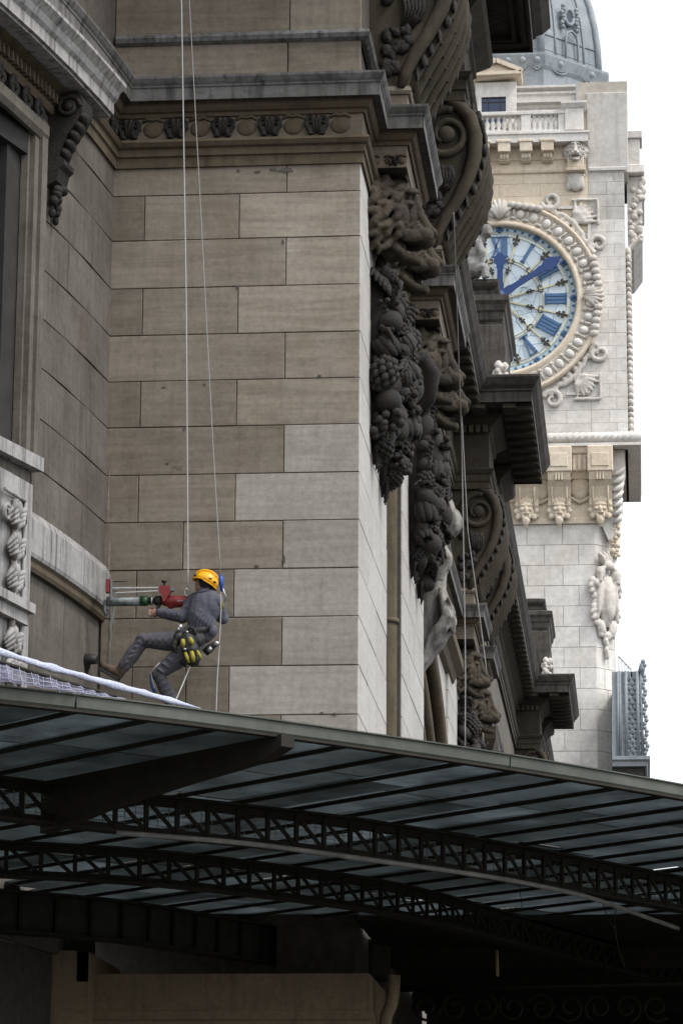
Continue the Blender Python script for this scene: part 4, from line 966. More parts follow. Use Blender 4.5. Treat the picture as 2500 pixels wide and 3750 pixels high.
for a in (1240, 1331):                                                    # shields between the corbels
    x = tx(a, 1120); z = tz(1122); sb = MB()
    sb.ball((x, YT - 0.1, z), (0.42, 0.16, 0.50), None, 16, 10); sb.box(x - 0.46, x + 0.46, YT - 0.18, YT, z + 0.42, z + 0.62, 0.03)
    for s_ in (-1, 1): sb.tube([(x + s_ * 0.42, YT - 0.12, z + 0.3), (x + s_ * 0.55, YT - 0.14, z), (x + s_ * 0.42, YT - 0.14, z - 0.4), (x, YT - 0.12, z - 0.66)], 0.055, 6)
    obj('shield', sb, 'tower_warm', CT)
    fl = MB()
    for k in range(5): fl.box(x - 0.5 + 0.22 * k, x - 0.38 + 0.22 * k, YT - 0.52, YT - 0.3, zcm + 0.5, zc1 - 0.35, 0.02)
    obj('fluting', fl, 'tower_warm', CT)
# corner console: twisted scroll under the corner
tw = MB(); xk = tx(1420, 1130)
tw.prism([(xk - 0.75, zc1), (xk + 0.25, zc1), (xk + 0.28, tz(1075)), (xk + 0.12, tz(1120)), (xk + 0.16, tz(1160)), (xk + 0.02, tz(1200)), (xk - 0.25, tz(1235)), (xk - 0.45, tz(1240)), (xk - 0.75, tz(1200))], 'y', YT + 0.1, YT + 1.6)
for k in range(7): tw.tube([(xk - 0.35 + 0.02 * k, YT + 0.0, tz(1095 + 18 * k)), (xk + 0.02, YT - 0.1, tz(1088 + 18 * k)), (xk + 0.24 - 0.03 * k, YT + 0.15, tz(1075 + 18 * k))], [0.05, 0.11, 0.06], 8)
obj('corner_console', tw, 'tower', CT)
lb = MB(); random.seed(9)
for k in range(46): lb.ball((tx(1411, 1240) + random.uniform(-.16, .16), YT + 0.25 + random.uniform(-.1, .1), tz(1180 + 2.2 * k)), random.uniform(.07, .14), None, 8, 6)
obj('leaf_drop', lb, 'tower_warm', CT)
rp = [(XUL - 0.3, YT), (XU, YT), (XU, YT + 9)]
obj('cable_cornice', MB().sweep([(XUL - 0.3, YT - 0.1), (XU - 0.12, YT - 0.1), (XU - 0.12, YT + 9)], [(0, zc1), (0.62, zc1), (0.62, zc1 + 0.12), (0, zc1 + 0.14)]), 'tower', CT)
rope_m = MB(); rope_m.sweep([(XUL - 0.3, YT - 0.1), (XU - 0.12, YT - 0.1), (XU - 0.12, YT + 9)], [(0, zc1 + 0.13)] + [(0.45 + 0.20 * math.cos(t), zc1 + 0.36 + 0.24 * math.sin(t)) for t in [-1.5 + 0.33 * k for k in range(10)]] + [(0, zc1 + 0.72)], True, True)
obj('torus_moulding', rope_m, 'tower_grey', CT)
rb = MB().tube([(-0.16, -0.1, -0.2), (0, -0.25, 0), (0.16, -0.1, 0.22)], [0.03, 0.05, 0.03], 6).mesh('rope_strand'); rb.materials.append(M['tower'])
k = 0; x = tx(1170, 1000)
while x < XU + 0.3:
    put('rope_strand', rb, None, CT, (x, YT - 0.52, zc1 + 0.36)); x += 0.26
# --- upper shaft with the dial
US = part('upper_shaft', TW)
ZU0, ZU1 = zc1 + 0.6, tz(185)
obj('shaft_core', MB().box(XUL, XU - 0.02, YT + 0.05, YT + 9, ZU0 - 0.6, tz(300)).box(tx(1325, 200), tx(1440, 200) - .02, YT + 0.05, YT + 9, tz(300), tz(190)), 'tower_joint', US)
DC = T(1150, 690); DC = Vector((tx(1148, 690), YT, tz(690, 1150))); DR = tx(1326, 690) - tx(1148, 690)
zt0 = tz(392); chu = (zt0 - ZU0) / 21.0
rects = []
XP = tx(1352, 600)                                                        # edge of the sunk dial panel
for i in range(21):
    z1 = zt0 - chu * i; z0 = z1 - chu
    xs = [XP, XP + (0.75 if i % 2 else 1.05), XU]
    mt = 'tower' if i > 3 else 'tower_grey'
    for a, b in zip(xs, xs[1:]): rects.append((a, b, z0, z1, mt))
    xa = [XUL, XUL + 2, DC.x - 2.2, DC.x, DC.x + 1.7, XP - 1.0, XP] if i % 2 else [XUL, XUL + 3, DC.x - 1.2, DC.x + 1, DC.x + 2.5, XP - 1.8, XP]
    for a, b in zip(xa, xa[1:]):
        # stones behind the dial stay out of the ring
        cxm, czm = min(max(DC.x, a), b), min(max(DC.z, z0), z1)
        far = max(math.hypot(u - DC.x, v - DC.z) for u in (a, b) for v in (z0, z1))
        if far < DR * 1.0: continue
        rects.append((a, b, z0, z1, 'tower_warm' if i < 5 else 'tower'))
ashlar(US, tmap, rects, 'tower', 0.05, 0.008, 0.006, 0.003)
rects = []
for i in range(21): rects += [(YT + 0.05, YT + 3, zt0 - chu * (i + 1), zt0 - chu * i), (YT + 3, YT + 8.9, zt0 - chu * (i + 1), zt0 - chu * i)]
ashlar(US, lambda u, v, w_: (XU + w_, u, v), rects, 'tower', 0.05, 0.008, 0.006)
# carved edge band on the right side of the shaft
eb = MB(); random.seed(12)
zz = tz(985)
while zz < tz(560):
    eb.ball((XU + 0.10, YT + 1.2, zz), (0.16, 0.5, random.uniform(.12, .3)), None, 8, 6); zz += 0.27
obj('side_carving', eb, 'carve', US)
# console frieze, lion corbel and cornice above the dial
FZ = part('balcony', TW)
zk0, zk1 = tz(385), tz(333)
obj('frieze_wall', MB().sweep([(XUL, YT), (tx(1345, 380), YT)], [(0, zk0 - 0.25), (0.10, zk0 - 0.22), (0.14, zk0 - 0.12), (0.06, zk0 - 0.08), (0.06, zk0 + 0.3), (0.12, zk0 + 0.34), (0.12, zk1), (0, zk1)]), 'tower_warm', FZ)
obj('string_course', MB().sweep([(tx(1352, 380), YT), (XU, YT), (XU, YT + 3)], [(0, zk0 - 0.22), (0.10, zk0 - 0.2), (0.12, zk0 - 0.08), (0.05, zk0 - 0.04), (0, zk0 - 0.02)]), 'tower', FZ)
bkm = MB().box(-0.26, 0.26, -0.62, 0, 0.0, 0.42, 0.02).box(-0.32, 0.32, -0.66, 0, 0.40, 0.52, 0.02).prism([(0, -0.35), (-0.28, -0.30), (-0.40, -0.05), (-0.42, 0.02), (0, 0.02)], 'x', -0.2, 0.2)
for k in (-1, 0, 1): bkm.ball((k * 0.12, -0.36, -0.12), (0.07, 0.08, 0.14), None, 8, 6)
bkm = bkm.mesh('console'); fix_normals(bkm); bkm.materials.append(M['tower_warm'])
for a in (1062, 1110, 1158, 1208, 1257): put('console_block', bkm, None, FZ, (tx(a, 350), YT - 0.1, tz(358)))
x1 = tx(1350, 325)
obj('balcony_slab', MB().sweep([(XUL, YT), (x1 - 0.7, YT), (x1 - 0.7, YT + 1)], [(0, zk1 - 0.1), (0.7, zk1 - 0.1), (0.7, zk1 + 0.22), (0.76, zk1 + 0.26), (0.76, zk1 + 0.34), (0, zk1 + 0.36)]), 'tower', FZ)
lh = put('lion_head', lme.copy(), None, FZ, (tx(1321, 360), YT - 0.25, tz(352))); lh.data.materials.clear(); lh.data.materials.append(M['carve'])
lh.rotation_euler = (0, 0, -math.pi / 2); lh.scale = (0.85, 0.85, 0.85)
obj('lion_bracket', MB().box(tx(1302, 380), tx(1340, 380), YT - 0.42, YT, tz(392), tz(366), 0.03).sweep([(tx(1300, 380), YT), (tx(1342, 380), YT)], [(0, tz(402)), (0.5, tz(400)), (0.5, tz(393)), (0, tz(392))]), 'tower_warm', FZ)
sd = MB(); x = tx(1321, 420); z = tz(418); sd.ball((x, YT - 0.12, z), (0.36, 0.16, 0.46), None, 14, 10)
for s_ in (-1, 1): sd.tube(spiral((x + s_ * 0.26, YT - 0.14, z + 0.22), 0.16, 0.04, 1.2, 1.5, 20, s_, 'y'), 0.05, 6); sd.ball((x + s_ * 0.28, YT - 0.1, z - 0.2), (0.10, 0.1, 0.22))
obj('pendant_shield', sd, 'carve', FZ)
# balustrade
zb0, zb1 = tz(308), tz(272)
obj('plinth_rail', MB().box(XUL, tx(1322, 300), YT - 0.55, YT - 0.15, zk1 + 0.36, zb0), 'tower', FZ)
obj('hand_rail', MB().box(XUL, tx(1302, 300), YT - 0.58, YT - 0.12, zb1, zb1 + 0.16, 0.02), 'tower', FZ)
bal = MB().lathe([(0.10, 0), (0.10, 0.06), (0.06, 0.10), (0.125, 0.24), (0.115, 0.34), (0.05, 0.48), (0.07, 0.53), (0.09, 0.56), (0.09, 0.62)], (0, 0, 0), 10).mesh('baluster'); bal.materials.append(M['tower'])
bh = zb1 - zb0
for a in (1082, 1094, 1107, 1119, 1132, 1145, 1158, 1171, 1184, 1194, 1226, 1239, 1252, 1265, 1277):
    put('baluster', bal, None, FZ, (tx(a, 290), YT - 0.35, zb0)).scale = (1, 1, bh / 0.62)
for (a, b) in ((1197, 1219), (1282, 1297)): obj('rail_pier', MB().box(tx(a, 290), tx(b, 290), YT - 0.54, YT - 0.16, zb0, zb1), 'tower', FZ)
obj('corner_pedestal', MB().box(tx(1297, 280), tx(1339, 280), YT - 0.62, YT + 0.4, zb0 - 0.05, tz(262), 0.02).sweep([(tx(1297, 260), YT), (tx(1297, 260), YT - 0.62), (tx(1339, 260), YT - 0.62), (tx(1339, 260), YT)][::1], [(0, tz(262)), (0.05, tz(260)), (0.16, tz(252)), (0.16, tz(247)), (0, tz(246))]), 'tower', FZ)
# attic storey behind the balustrade
AT = part('attic_storey', TW)
ya = YT + 1.2
def ax_(a, b=250): return ony(a * S, b * S, ya).x
def az_(b): return ony(1250 * S, b * S, ya).z
obj('attic_wall', MB().box(XUL, ax_(1320), ya, YT + 8.5, tz(310), az_(205)), 'tower', AT)
obj('attic_cornice', MB().sweep([(ax_(1185), ya), (ax_(1322), ya)], [(0, az_(250)), (0.06, az_(249)), (0.10, az_(243)), (0.30, az_(240)), (0.30, az_(232)), (0.12, az_(230)), (0.10, az_(222)), (0.2, az_(219)), (0.2, az_(214)), (0.06, az_(212)), (0.28, az_(206)), (0.28, az_(201)), (0, az_(200))]), 'tower', AT)
obj('corner_pier', MB().box(tx(1345, 250), tx(1440, 250), YT - 0.02, YT + 4, tz(395) - 0.1, tz(215), 0.04).prism([(tx(1328, 200), YT + 0.25), (tx(1395, 200), YT + 0.25), (tx(1437, 205), YT + 1.6), (tx(1437, 205), YT + 5), (tx(1328, 200), YT + 5)], 'z', tz(216), tz(186)), 'tower_grey', AT)
obj('dormer_front', MB().box(ax_(1092), ax_(1186), ya - 0.35, ya + 0.5, tz(310), az_(192), 0.02), 'tower', AT)
obj('dormer_window', MB().box(ax_(1106.3), ax_(1161.7), ya - 0.362, ya - 0.30, az_(300), az_(228.3)), 'bluewin', AT)
fm = MB()
for (a, b, c0, c1) in ((1098, 1106, 300, 228.2), (1162, 1172, 300, 228.2), (1098, 1172, 228, 220)): fm.box(ax_(a), ax_(b), ya - 0.45, ya - 0.352, az_(c0), az_(c1))
obj('dormer_frame', fm, 'tower', AT)
mu = MB(); mu.box(ax_(1121), ax_(1123), ya - 0.39, ya - 0.364, az_(272), az_(229)).box(ax_(1148), ax_(1150), ya - 0.39, ya - 0.364, az_(272), az_(229)).box(ax_(1106), ax_(1162), ya - 0.385, ya - 0.366, az_(240), az_(238)).box(ax_(1106), ax_(1162), ya - 0.41, ya - 0.365, az_(230), az_(226))
obj('glazing_bar', mu, 'wood', AT)
pd = MB().prism([(ax_(1085), az_(190)), (ax_(1198), az_(183)), (ax_(1200), az_(176)), (ax_(1150), az_(152)), (ax_(1140), az_(150)), (ax_(1085), az_(166))], 'y', ya - 0.7, ya + 1.2)
pd.prism([(ax_(1105), az_(178)), (ax_(1180), az_(176)), (ax_(1141), az_(160))], 'y', ya - 0.74, ya - 0.69)
obj('dormer_pediment', pd, 'tower_warm', AT)
pr = MB()
pr.bar((ax_(1141), ya - 0.76, az_(152)), (ax_(1200), ya - 0.76, az_(177)), 0.3, 0.18); pr.bar((ax_(1141), ya - 0.76, az_(152)), (ax_(1085), ya - 0.76, az_(176)), 0.3, 0.18); pr.bar((ax_(1085), ya - 0.76, az_(183)), (ax_(1198), ya - 0.76, az_(181)), 0.3, 0.14)
obj('pediment_moulding', pr, 'tower_warm', AT)
# balcony of the side face, seen edge-on
SB = part('side_balcony', TW)
xa_, xb_ = tx(1438, 400), tx(1480, 450)
obj('balcony_slab', MB().box(xa_, xb_, YT + 1.0, YT + 8, tz(382), tz(362), 0.04), 'tower', SB)
obj('balcony_consoles', MB().prism([(xa_, tz(555)), (xa_ + 0.25, tz(552)), (xb_ - 0.12, tz(525)), (xb_ - 0.10, tz(384)), (xa_, tz(384))], 'y', YT + 1.4, YT + 7.5), 'tower_grey', SB)
cs_ = MB(); random.seed(2)
for k in range(30): cs_.ball((random.uniform(xa_ + .1, xb_ - .2), YT + 1.35, tz(random.uniform(395, 540))), random.uniform(.08, .16), None, 8, 6)
for k in range(14): cs_.ball((xb_ - 0.12 + 0.05 * math.sin(k), YT + 1.5, tz(388 + 3.5 * k)), (0.14, 0.2, 0.14), None, 8, 6)
for k in range(12): cs_.ball((xa_ + 0.05 + 0.045 * k, YT + 1.4, tz(553 - 2.6 * k)), (0.13, 0.2, 0.12), None, 8, 6)
obj('balcony_carving', cs_, 'carve', SB)
obj('balcony_pedestal', MB().box(xa_, tx(1468, 320), YT + 1.2, YT + 2.4, tz(362), tz(300), 0.03).box(xa_, tx(1473, 290), YT + 1.1, YT + 2.5, tz(300), tz(283), 0.03), 'tower_grey', SB)
# --- dial
DL = part('dial', TW)
def disc(r, y, n=64): return MB().prism([(DC.x + r * math.cos(2 * math.pi * k / n), DC.z + r * math.sin(2 * math.pi * k / n)) for k in range(n)], 'y', y, y + 0.05)
def ann(r0, r1, y0, y1, n=72): return MB().lathe([(r0, y1), (r0, y0), (r1, y0), (r1, y1)], (DC.x, 0, DC.z), n, 'y')
yd = YT - 0.06
obj('dial_glass', disc(DR * 0.99, yd), 'dial', DL)
obj('minute_ring', ann(DR * 0.905, DR * 0.995, yd - 0.012, yd + 0.02), 'dial_ring', DL)
for r, t in ((0.995, .03), (0.905, .018), (0.865, .014), (0.555, .018), (0.52, .014)): obj('gilt_ring', ann(DR * r - t, DR * r + t, yd - 0.03, yd + 0.01), 'gilt', DL)
def pol(r, a): return Vector((DC.x + r * DR * math.sin(a), 0, DC.z + r * DR * math.cos(a)))
dot = MB().lathe([(0, -0.02), (0.06, -0.02), (0.06, 0.02)], (0, 0, 0), 10, 'y').mesh('minute_dot'); fix_normals(dot); dot.materials.append(M['numeral'])
quat = MB()
for k in range(4): quat.lathe([(0, -0.02), (0.085, -0.02), (0.085, 0.02)], (0.08 * math.cos(k * 1.5708), 0, 0.08 * math.sin(k * 1.5708)), 10, 'y')
quat = quat.mesh('quatrefoil'); fix_normals(quat); quat.materials.append(M['numeral'])
for k in range(60):
    p = pol(0.95, k * math.pi / 30); put('quatrefoil' if k % 5 == 0 else 'minute_dot', quat if k % 5 == 0 else dot, None, DL, (p.x, yd - 0.02, p.z))
def numeral(txt, a):
    mb = MB(); wds = {'I': 0.155, 'V': 0.36, 'X': 0.36}; tot = sum(wds[c_] for c_ in txt); x = -tot / 2; h0, h1 = 0.585, 0.85
    ra, ta = Vector((math.sin(a), 0, math.cos(a))), Vector((math.cos(a), 0, -math.sin(a))); C0 = Vector((DC.x, yd - 0.045, DC.z))
    def pt(u, r): return C0 + ta * u * DR / 3.2 + ra * r * DR
    def stroke(u0, r0, u1, r1, wd): mb.bar(pt(u0, r0), pt(u1, r1), 0.05, wd, (0, 0.0, 0)) if False else bar2(pt(u0, r0), pt(u1, r1), wd)
    def bar2(p, q, wd):
        d = (q - p).normalized(); n = Vector((d.z, 0, -d.x)); mb.obox((p + q) / 2, d, n, Vector((0, 1, 0)), (q - p).length / 2, wd / 2, 0.03)
    for c_ in txt:
        wd = wds[c_]; mid = x + wd / 2
        if c_ == 'I': stroke(mid, h0, mid, h1, 0.12)
        elif c_ == 'V': stroke(x + 0.04, h1, mid, h0, 0.12); stroke(x + wd - 0.04, h1, mid, h0, 0.05)
        else: stroke(x + 0.04, h1, x + wd - 0.04, h0, 0.12); stroke(x + wd - 0.04, h1, x + 0.04, h0, 0.05)
        x += wd
    stroke(-tot / 2 - 0.02, h0, tot / 2 + 0.02, h0, 0.05); stroke(-tot / 2 - 0.02, h1, tot / 2 + 0.02, h1, 0.05)
    obj('numeral', mb, 'numeral', DL)
for k, tx_ in enumerate(('XII', 'I', 'II', 'III', 'IIII', 'V', 'VI', 'VII', 'VIII', 'IX', 'X', 'XI')): numeral(tx_, k * math.pi / 6)
fle = MB()
fle.ball((0, 0, 0.16), (0.05, 0.03, 0.13), None, 8, 6)
for s_ in (-1, 1): fle.ball((s_ * 0.10, 0, 0.05), (0.06, 0.03, 0.06), None, 8, 6); fle.ball((s_ * 0.07, 0, -0.12), (0.05, 0.03, 0.05), None, 8, 6)
fle.box(-0.03, 0.03, -0.03, 0.03, -0.25, 0.1)
flem = fle.mesh('fleuron'); fix_normals(flem); flem.materials.append(M['bronze'])
for k in range(12):
    a = (k + 0.5) * math.pi / 6
    p, q = pol(0.12, a), pol(0.90, a); mb = MB(); d = (q - p).normalized(); n = Vector((d.z, 0, -d.x))
    mb.obox((p + q) / 2 + Vector((0, yd - 0.03, 0)), d, n, Vector((0, 1, 0)), (q - p).length / 2, 0.035, 0.02); obj('gilt_spoke', mb, 'gilt', DL)
    for r, s_ in ((0.82, 1.0), (0.40, 0.7)):
        f_ = pol(r, a); o = put('fleuron', flem, None, DL, (f_.x, yd - 0.07, f_.z)); o.rotation_euler = (0, a, 0); o.scale = (s_, 1, s_)
    sc_m = MB()
    for s_ in (-1, 1): 
        ra, ta = Vector((math.sin(a), 0, math.cos(a))), Vector((math.cos(a), 0, -math.sin(a))); c0 = pol(0.54, a) + Vector((0, yd - 0.06, 0))
        sc_m.tube([c0 - ra * 0.08, c0 + ta * s_ * 0.08 - ra * 0.1, c0 + ta * s_ * 0.15, c0 + ta * s_ * 0.10 + ra * 0.10, c0 + ta * s_ * 0.04 + ra * 0.06], 0.022, 6)
    obj('scroll_clip', sc_m, 'bronze', DL)
    a2 = k * math.pi / 6; ra, ta = Vector((math.sin(a2), 0, math.cos(a2))), Vector((math.cos(a2), 0, -math.sin(a2)))
    pts = [Vector((DC.x, yd - 0.015, DC.z)) + ra * DR * (0.16 + 0.035 * j) + ta * 0.09 * math.sin(j * 1.1) for j in range(10)]
    wv = MB()
    for j in range(9):
        wj, wk = 0.10 * (1 - j / 9), 0.10 * (1 - (j + 1) / 9); wv.add([pts[j] - ta * wj, pts[j] + ta * wj, pts[j + 1] + ta * wk, pts[j + 1] - ta * wk], [(0, 1, 2, 3)])
    obj('sun_ray', wv, 'ray', DL)
def hand(name, a, L, wd, yy):
    ra, ta = Vector((math.sin(a), 0, math.cos(a))), Vector((math.cos(a), 0, -math.sin(a)))
    out = [(0.0, -0.5), (1.0, -0.35), (1.0, 0.0), (1.35, 0.5), (0.95, 0.7), (0.9, L * 0.62), (1.25, L * 0.66), (1.1, L * 0.72), (2.3, L * 0.80), (1.9, L * 0.84), (2.0, L * 0.88), (1.0, L * 0.95), (0.0, L)]
    pts = [(wd * u, r) for u, r in out] + [(-wd * u, r) for u, r in out[1:-1]][::-1]; n = len(pts); c0 = Vector((DC.x, yy, DC.z)); v = []
    for dy in (-0.05, 0.05): v += [c0 + ta * u + ra * r + Vector((0, dy, 0)) for u, r in pts]
    mb = MB(); mb.add(v, [list(range(n)), list(range(n, 2 * n))[::-1]] + [(i, (i + 1) % n, n + (i + 1) % n, n + i) for i in range(n)])
    obj(name, mb, 'navy', DL)
hand('hour_hand', math.radians(1), DR * 0.60, 0.125, yd - 0.45); hand('minute_hand', math.radians(57.5), DR * 0.93, 0.125, yd - 0.60)
obj('hand_boss', MB().lathe([(0, -0.7), (0.2, -0.7), (0.24, -0.6), (0.24, 0)], (DC.x, yd, DC.z), 20, 'y'), 'navy', DL)
# stone ring with egg moulding
RG = part('dial_surround', TW)
obj('ring_moulding', MB().lathe([(DR * 0.99, YT), (DR * 0.99, YT - 0.30), (DR * 1.03, YT - 0.34), (DR * 1.06, YT - 0.26), (DR * 1.08, YT - 0.22), (DR * 1.26, YT - 0.24), (DR * 1.27, YT - 0.36), (DR * 1.31, YT - 0.36), (DR * 1.32, YT)], (DC.x, 0, DC.z), 96, 'y'), 'tower_warm', RG)
egg = MB(); egg.ball((0, 0, 0), (0.17, 0.12, 0.21), None, 14, 10); egg.tube([(0.25 * math.cos(t), 0.05, 0.29 * math.sin(t)) for t in [k * 6.283 / 14 for k in range(15)]], 0.04, 6); eggm = egg.mesh('egg'); eggm.materials.append(M['tower'])
dart = MB(); dart.ball((0, 0, 0.05), (0.06, 0.12, 0.2), None, 8, 6); dart.ball((0, 0, -0.2), (0.10, 0.1, 0.08), None, 8, 6); dartm = dart.mesh('dart'); dartm.materials.append(M['carve'])
NE = 40
for k in range(NE):
    a = (k + 0.5) * 2 * math.pi / NE; p = pol(1.17, a); o = put('egg', eggm, None, RG, (p.x, YT - 0.27, p.z)); o.rotation_euler = (0, a, 0)
    p = pol(1.165, k * 2 * math.pi / NE); o = put('dart', dartm, None, RG, (p.x, YT - 0.26, p.z)); o.rotation_euler = (0, k * 2 * math.pi / NE, 0)
def scrollset(cx, cz, sx, sz):
    mb = MB(); f_ = lambda u, v: (cx + sx * u, YT - 0.10, cz + sz * v)
    def sp(u, v, r, s_, a0=0): mb.tube([Vector(q) for q in [(cx + sx * (u + (r * (1 - 0.8 * i / 24)) * math.cos(a0 + s_ * 8 * i / 24)), YT - 0.10, cz + sz * (v + (r * (1 - 0.8 * i / 24)) * math.sin(a0 + s_ * 8 * i / 24))) for i in range(25)]], [0.14 - 0.08 * i / 24 for i in range(25)], 8)
    sp(-1.0, 0.95, 0.42, 1, 3.4); sp(0.95, -1.0, 0.42, -1, -1.9)
    for k in range(7):
        t = k / 6.0; mb.tube([f_(0.0, 0.0), f_(0.35 * math.cos(t * 1.57), 0.35 * math.sin(t * 1.57)), f_(0.85 * math.cos(t * 1.57) + .05 * (k % 2), 0.85 * math.sin(t * 1.57))], [0.07, 0.15, 0.05], 8)
    mb.ball(f_(0.3, 0.3), (0.3, 0.12, 0.3), None, 10, 8)
    for (u0, v0, u1, v1) in ((-0.15, 0.95, 0.95, 0.95), (0.95, -0.15, 0.95, 0.95)): mb.tube([f_(u0, v0), f_(u1, v1)], 0.07, 6)
    mb.tube([f_(-1.0, 0.45), f_(-0.5, 0.30), f_(-0.1, 0.0), f_(0.25, -0.5), f_(0.45, -1.0)], [0.06, 0.11, 0.13, 0.11, 0.06], 8)
    for k in range(5): mb.ball(f_(-0.1 + 0.2 * k, -0.35 - 0.18 * k), (0.12, 0.1, 0.14), None, 8, 6); mb.ball(f_(-0.35 - 0.18 * k, -0.1 + 0.2 * k), (0.14, 0.1, 0.12), None, 8, 6)
    fm2 = MB(); 
    return mb
cxs, czt, czb_ = tx(1320, 510), tz(512), tz(868)
for (x, z, a, b) in ((cxs, czt, 1, 1), (cxs, czb_, 1, -1), (2 * DC.x - cxs, czt, -1, 1), (2 * DC.x - cxs, czb_, -1, -1)):
    me = remesh(scrollset(x, z, a, b), 0.035, 0, 0.02, 4.0); me.materials.append(M['carve']); put('corner_scroll', me, None, RG, (0, 0, 0))
for a in (0, math.pi / 2):                                               # shells at twelve and three
    mb = MB(); ra, ta = Vector((math.sin(a), 0, math.cos(a))), Vector((math.cos(a), 0, -math.sin(a))); c0 = pol(1.17, a) + Vector((0, YT - 0.38, 0))
    for k in range(7):
        t = (k - 3) * 0.4; mb.tube([c0 - ra * 0.3, c0 + ra * 0.15 * math.cos(t) + ta * 0.3 * math.sin(t), c0 + ra * 0.55 * math.cos(t) + ta * 0.55 * math.sin(t)], [0.08, 0.12, 0.06], 8)
    for s_ in (-1, 1):
        for k in range(5): mb.ball(c0 + ta * s_ * (0.5 + 0.28 * k) + ra * (0.30 - 0.05 * k), (0.2, 0.14, 0.16), None, 8, 6)
    obj('shell_ornament', mb, 'carve', RG)
for (a0, b0, a1, b1) in ((1352, 478, 1352, 560), (1352, 870, 1352, 905), (1180, 478, 1352, 478), (1300, 905, 1352, 905)):
    p, q = T(a0, b0), T(a1, b1); ed = MB(); ed.bar((p.x, YT - 0.06, p.z), (q.x, YT - 0.06, q.z), 0.12, 0.07, (0, 1, 0)); obj('panel_fillet', ed, 'tower', RG)
# --- zinc dome
DM = part('dome', TW)
yq = YT + 2.0
def dz(b): return ony(1320 * S, b * S, yq).z
def dxx(a, b): return ony(a * S, b * S, yq).x
dcx = DC.x; dy_ = yq + 4.2
def octp(r, c=0.42): return [(dcx - r, dy_ - r * c), (dcx - r * c, dy_ - r), (dcx + r * c, dy_ - r), (dcx + r, dy_ - r * c), (dcx + r, dy_ + r * c), (dcx + r * c, dy_ + r), (dcx - r * c, dy_ + r), (dcx - r, dy_ + r * c)]
r0 = dxx(1384, 160) - dcx
rings = [(r0, dz(215)), (r0, dz(160)), (r0 + 0.10, dz(152)), (r0 + 0.22, dz(130)), (r0 + 0.22, dz(124)), (r0 - 0.15, dz(118))]
zt = dz(118); 
for k in range(10):
    t = k / 9 * 1.45; rings.append(((r0 - 0.25) * math.cos(t) ** 0.75 if k else r0 - 0.25, zt + 6.5 * math.sin(t)))
db = MB(); v = []
for (r, z) in rings: v += [(x, y, z) for x, y in octp(r)]
fs = []
for j in range(len(rings) - 1):
    for k in range(8): fs.append((j * 8 + k, j * 8 + (k + 1) % 8, (j + 1) * 8 + (k + 1) % 8, (j + 1) * 8 + k))
db.add(v, fs); obj('zinc_shell', db, 'zinc', DM)
def onoct(fi, t, r, z):                                                    # point on facet fi at fraction t
    p, q = octp(r)[fi], octp(r)[(fi + 1) % 8]; return Vector((p[0] + (q[0] - p[0]) * t, p[1] + (q[1] - p[1]) * t, z))
rb_ = MB()
for fi in (1, 2, 3):
    for t in (0.0, 0.25, 0.75):
        rb_.tube([onoct(fi, t, r + 0.03, z) for (r, z) in rings[6:12]], 0.16 if t == 0 else 0.05, 6)
for (r, z) in (rings[6], rings[8]):
    pass
obj('standing_seam', rb_, 'zinc', DM)
for zz in (dz(70), dz(105)):
    hb = MB(); rr = r0 - 0.28
    hb.tube([onoct(fi, t, rr + 0.02, zz) for fi, t in ((1, 0), (2, 0), (3, 0), (3, 1))], 0.025, 6); obj('zinc_roll', hb, 'zinc', DM)
sw = MB()
for fi, n_s in ((1, 6), (2, 2), (3, 3)):
    for k in range(n_s):
        t = (k + 0.5) / n_s; c = onoct(fi, t, r0 + 0.12, dz(140)); sw.ball(c, 0.15, None, 12, 9)
        for j in range(2):
            t0 = (k + 0.1) / n_s; t1 = (k + 0.9) / n_s
            sw.tube([onoct(fi, t0 + (t1 - t0) * u / 8, r0 + 0.06, dz(141) - (0.28 + 0.12 * j) * math.sin(math.pi * u / 8)) for u in range(9)], 0.04, 6)
obj('garland_moulding', sw, 'zinc', DM)
lu = MB(); c0 = onoct(2, 0.5, r0 - 0.16, dz(100))
fa, fb = onoct(2, 0, r0 - 0.2, 0), onoct(2, 1, r0 - 0.2, 0); fd = (fb - fa).normalized(); fn = Vector((fd.y, -fd.x, 0))
def fp(u, z, w_=0.05): return c0 + fd * u + fn * w_ + Vector((0, 0, z))
lu.tube([fp(-0.36, -0.6), fp(-0.36, 0.6), fp(-0.28, 0.9), fp(0, 1.05), fp(0.28, 0.9), fp(0.36, 0.6), fp(0.36, -0.6)], 0.06, 6)
lu.tube([fp(0.26 * math.cos(t), 1.75 + 0.36 * math.sin(t), -0.1) for t in [k * 6.283 / 16 for k in range(17)]], 0.09, 8)
for s_ in (-1, 1):
    for k in range(7): lu.ball(fp(s_ * (0.42 + 0.06 * math.sin(k * 2)), 1.2 + 0.16 * k, -0.05), 0.11, None, 8, 6)
obj('oeil_de_boeuf', lu, 'zinc', DM)
ow = MB(); ow.lathe([(0, 0), (0.24, 0.0)], (0, 0, 0), 16, 'y'); 
ow = MB(); ow.add([fp(0.24 * math.cos(k * 6.283 / 16), 1.75 + 0.34 * math.sin(k * 6.283 / 16), -0.08) for k in range(16)], [list(range(16))]); obj('round_opening', ow, 'glassdark', DM)

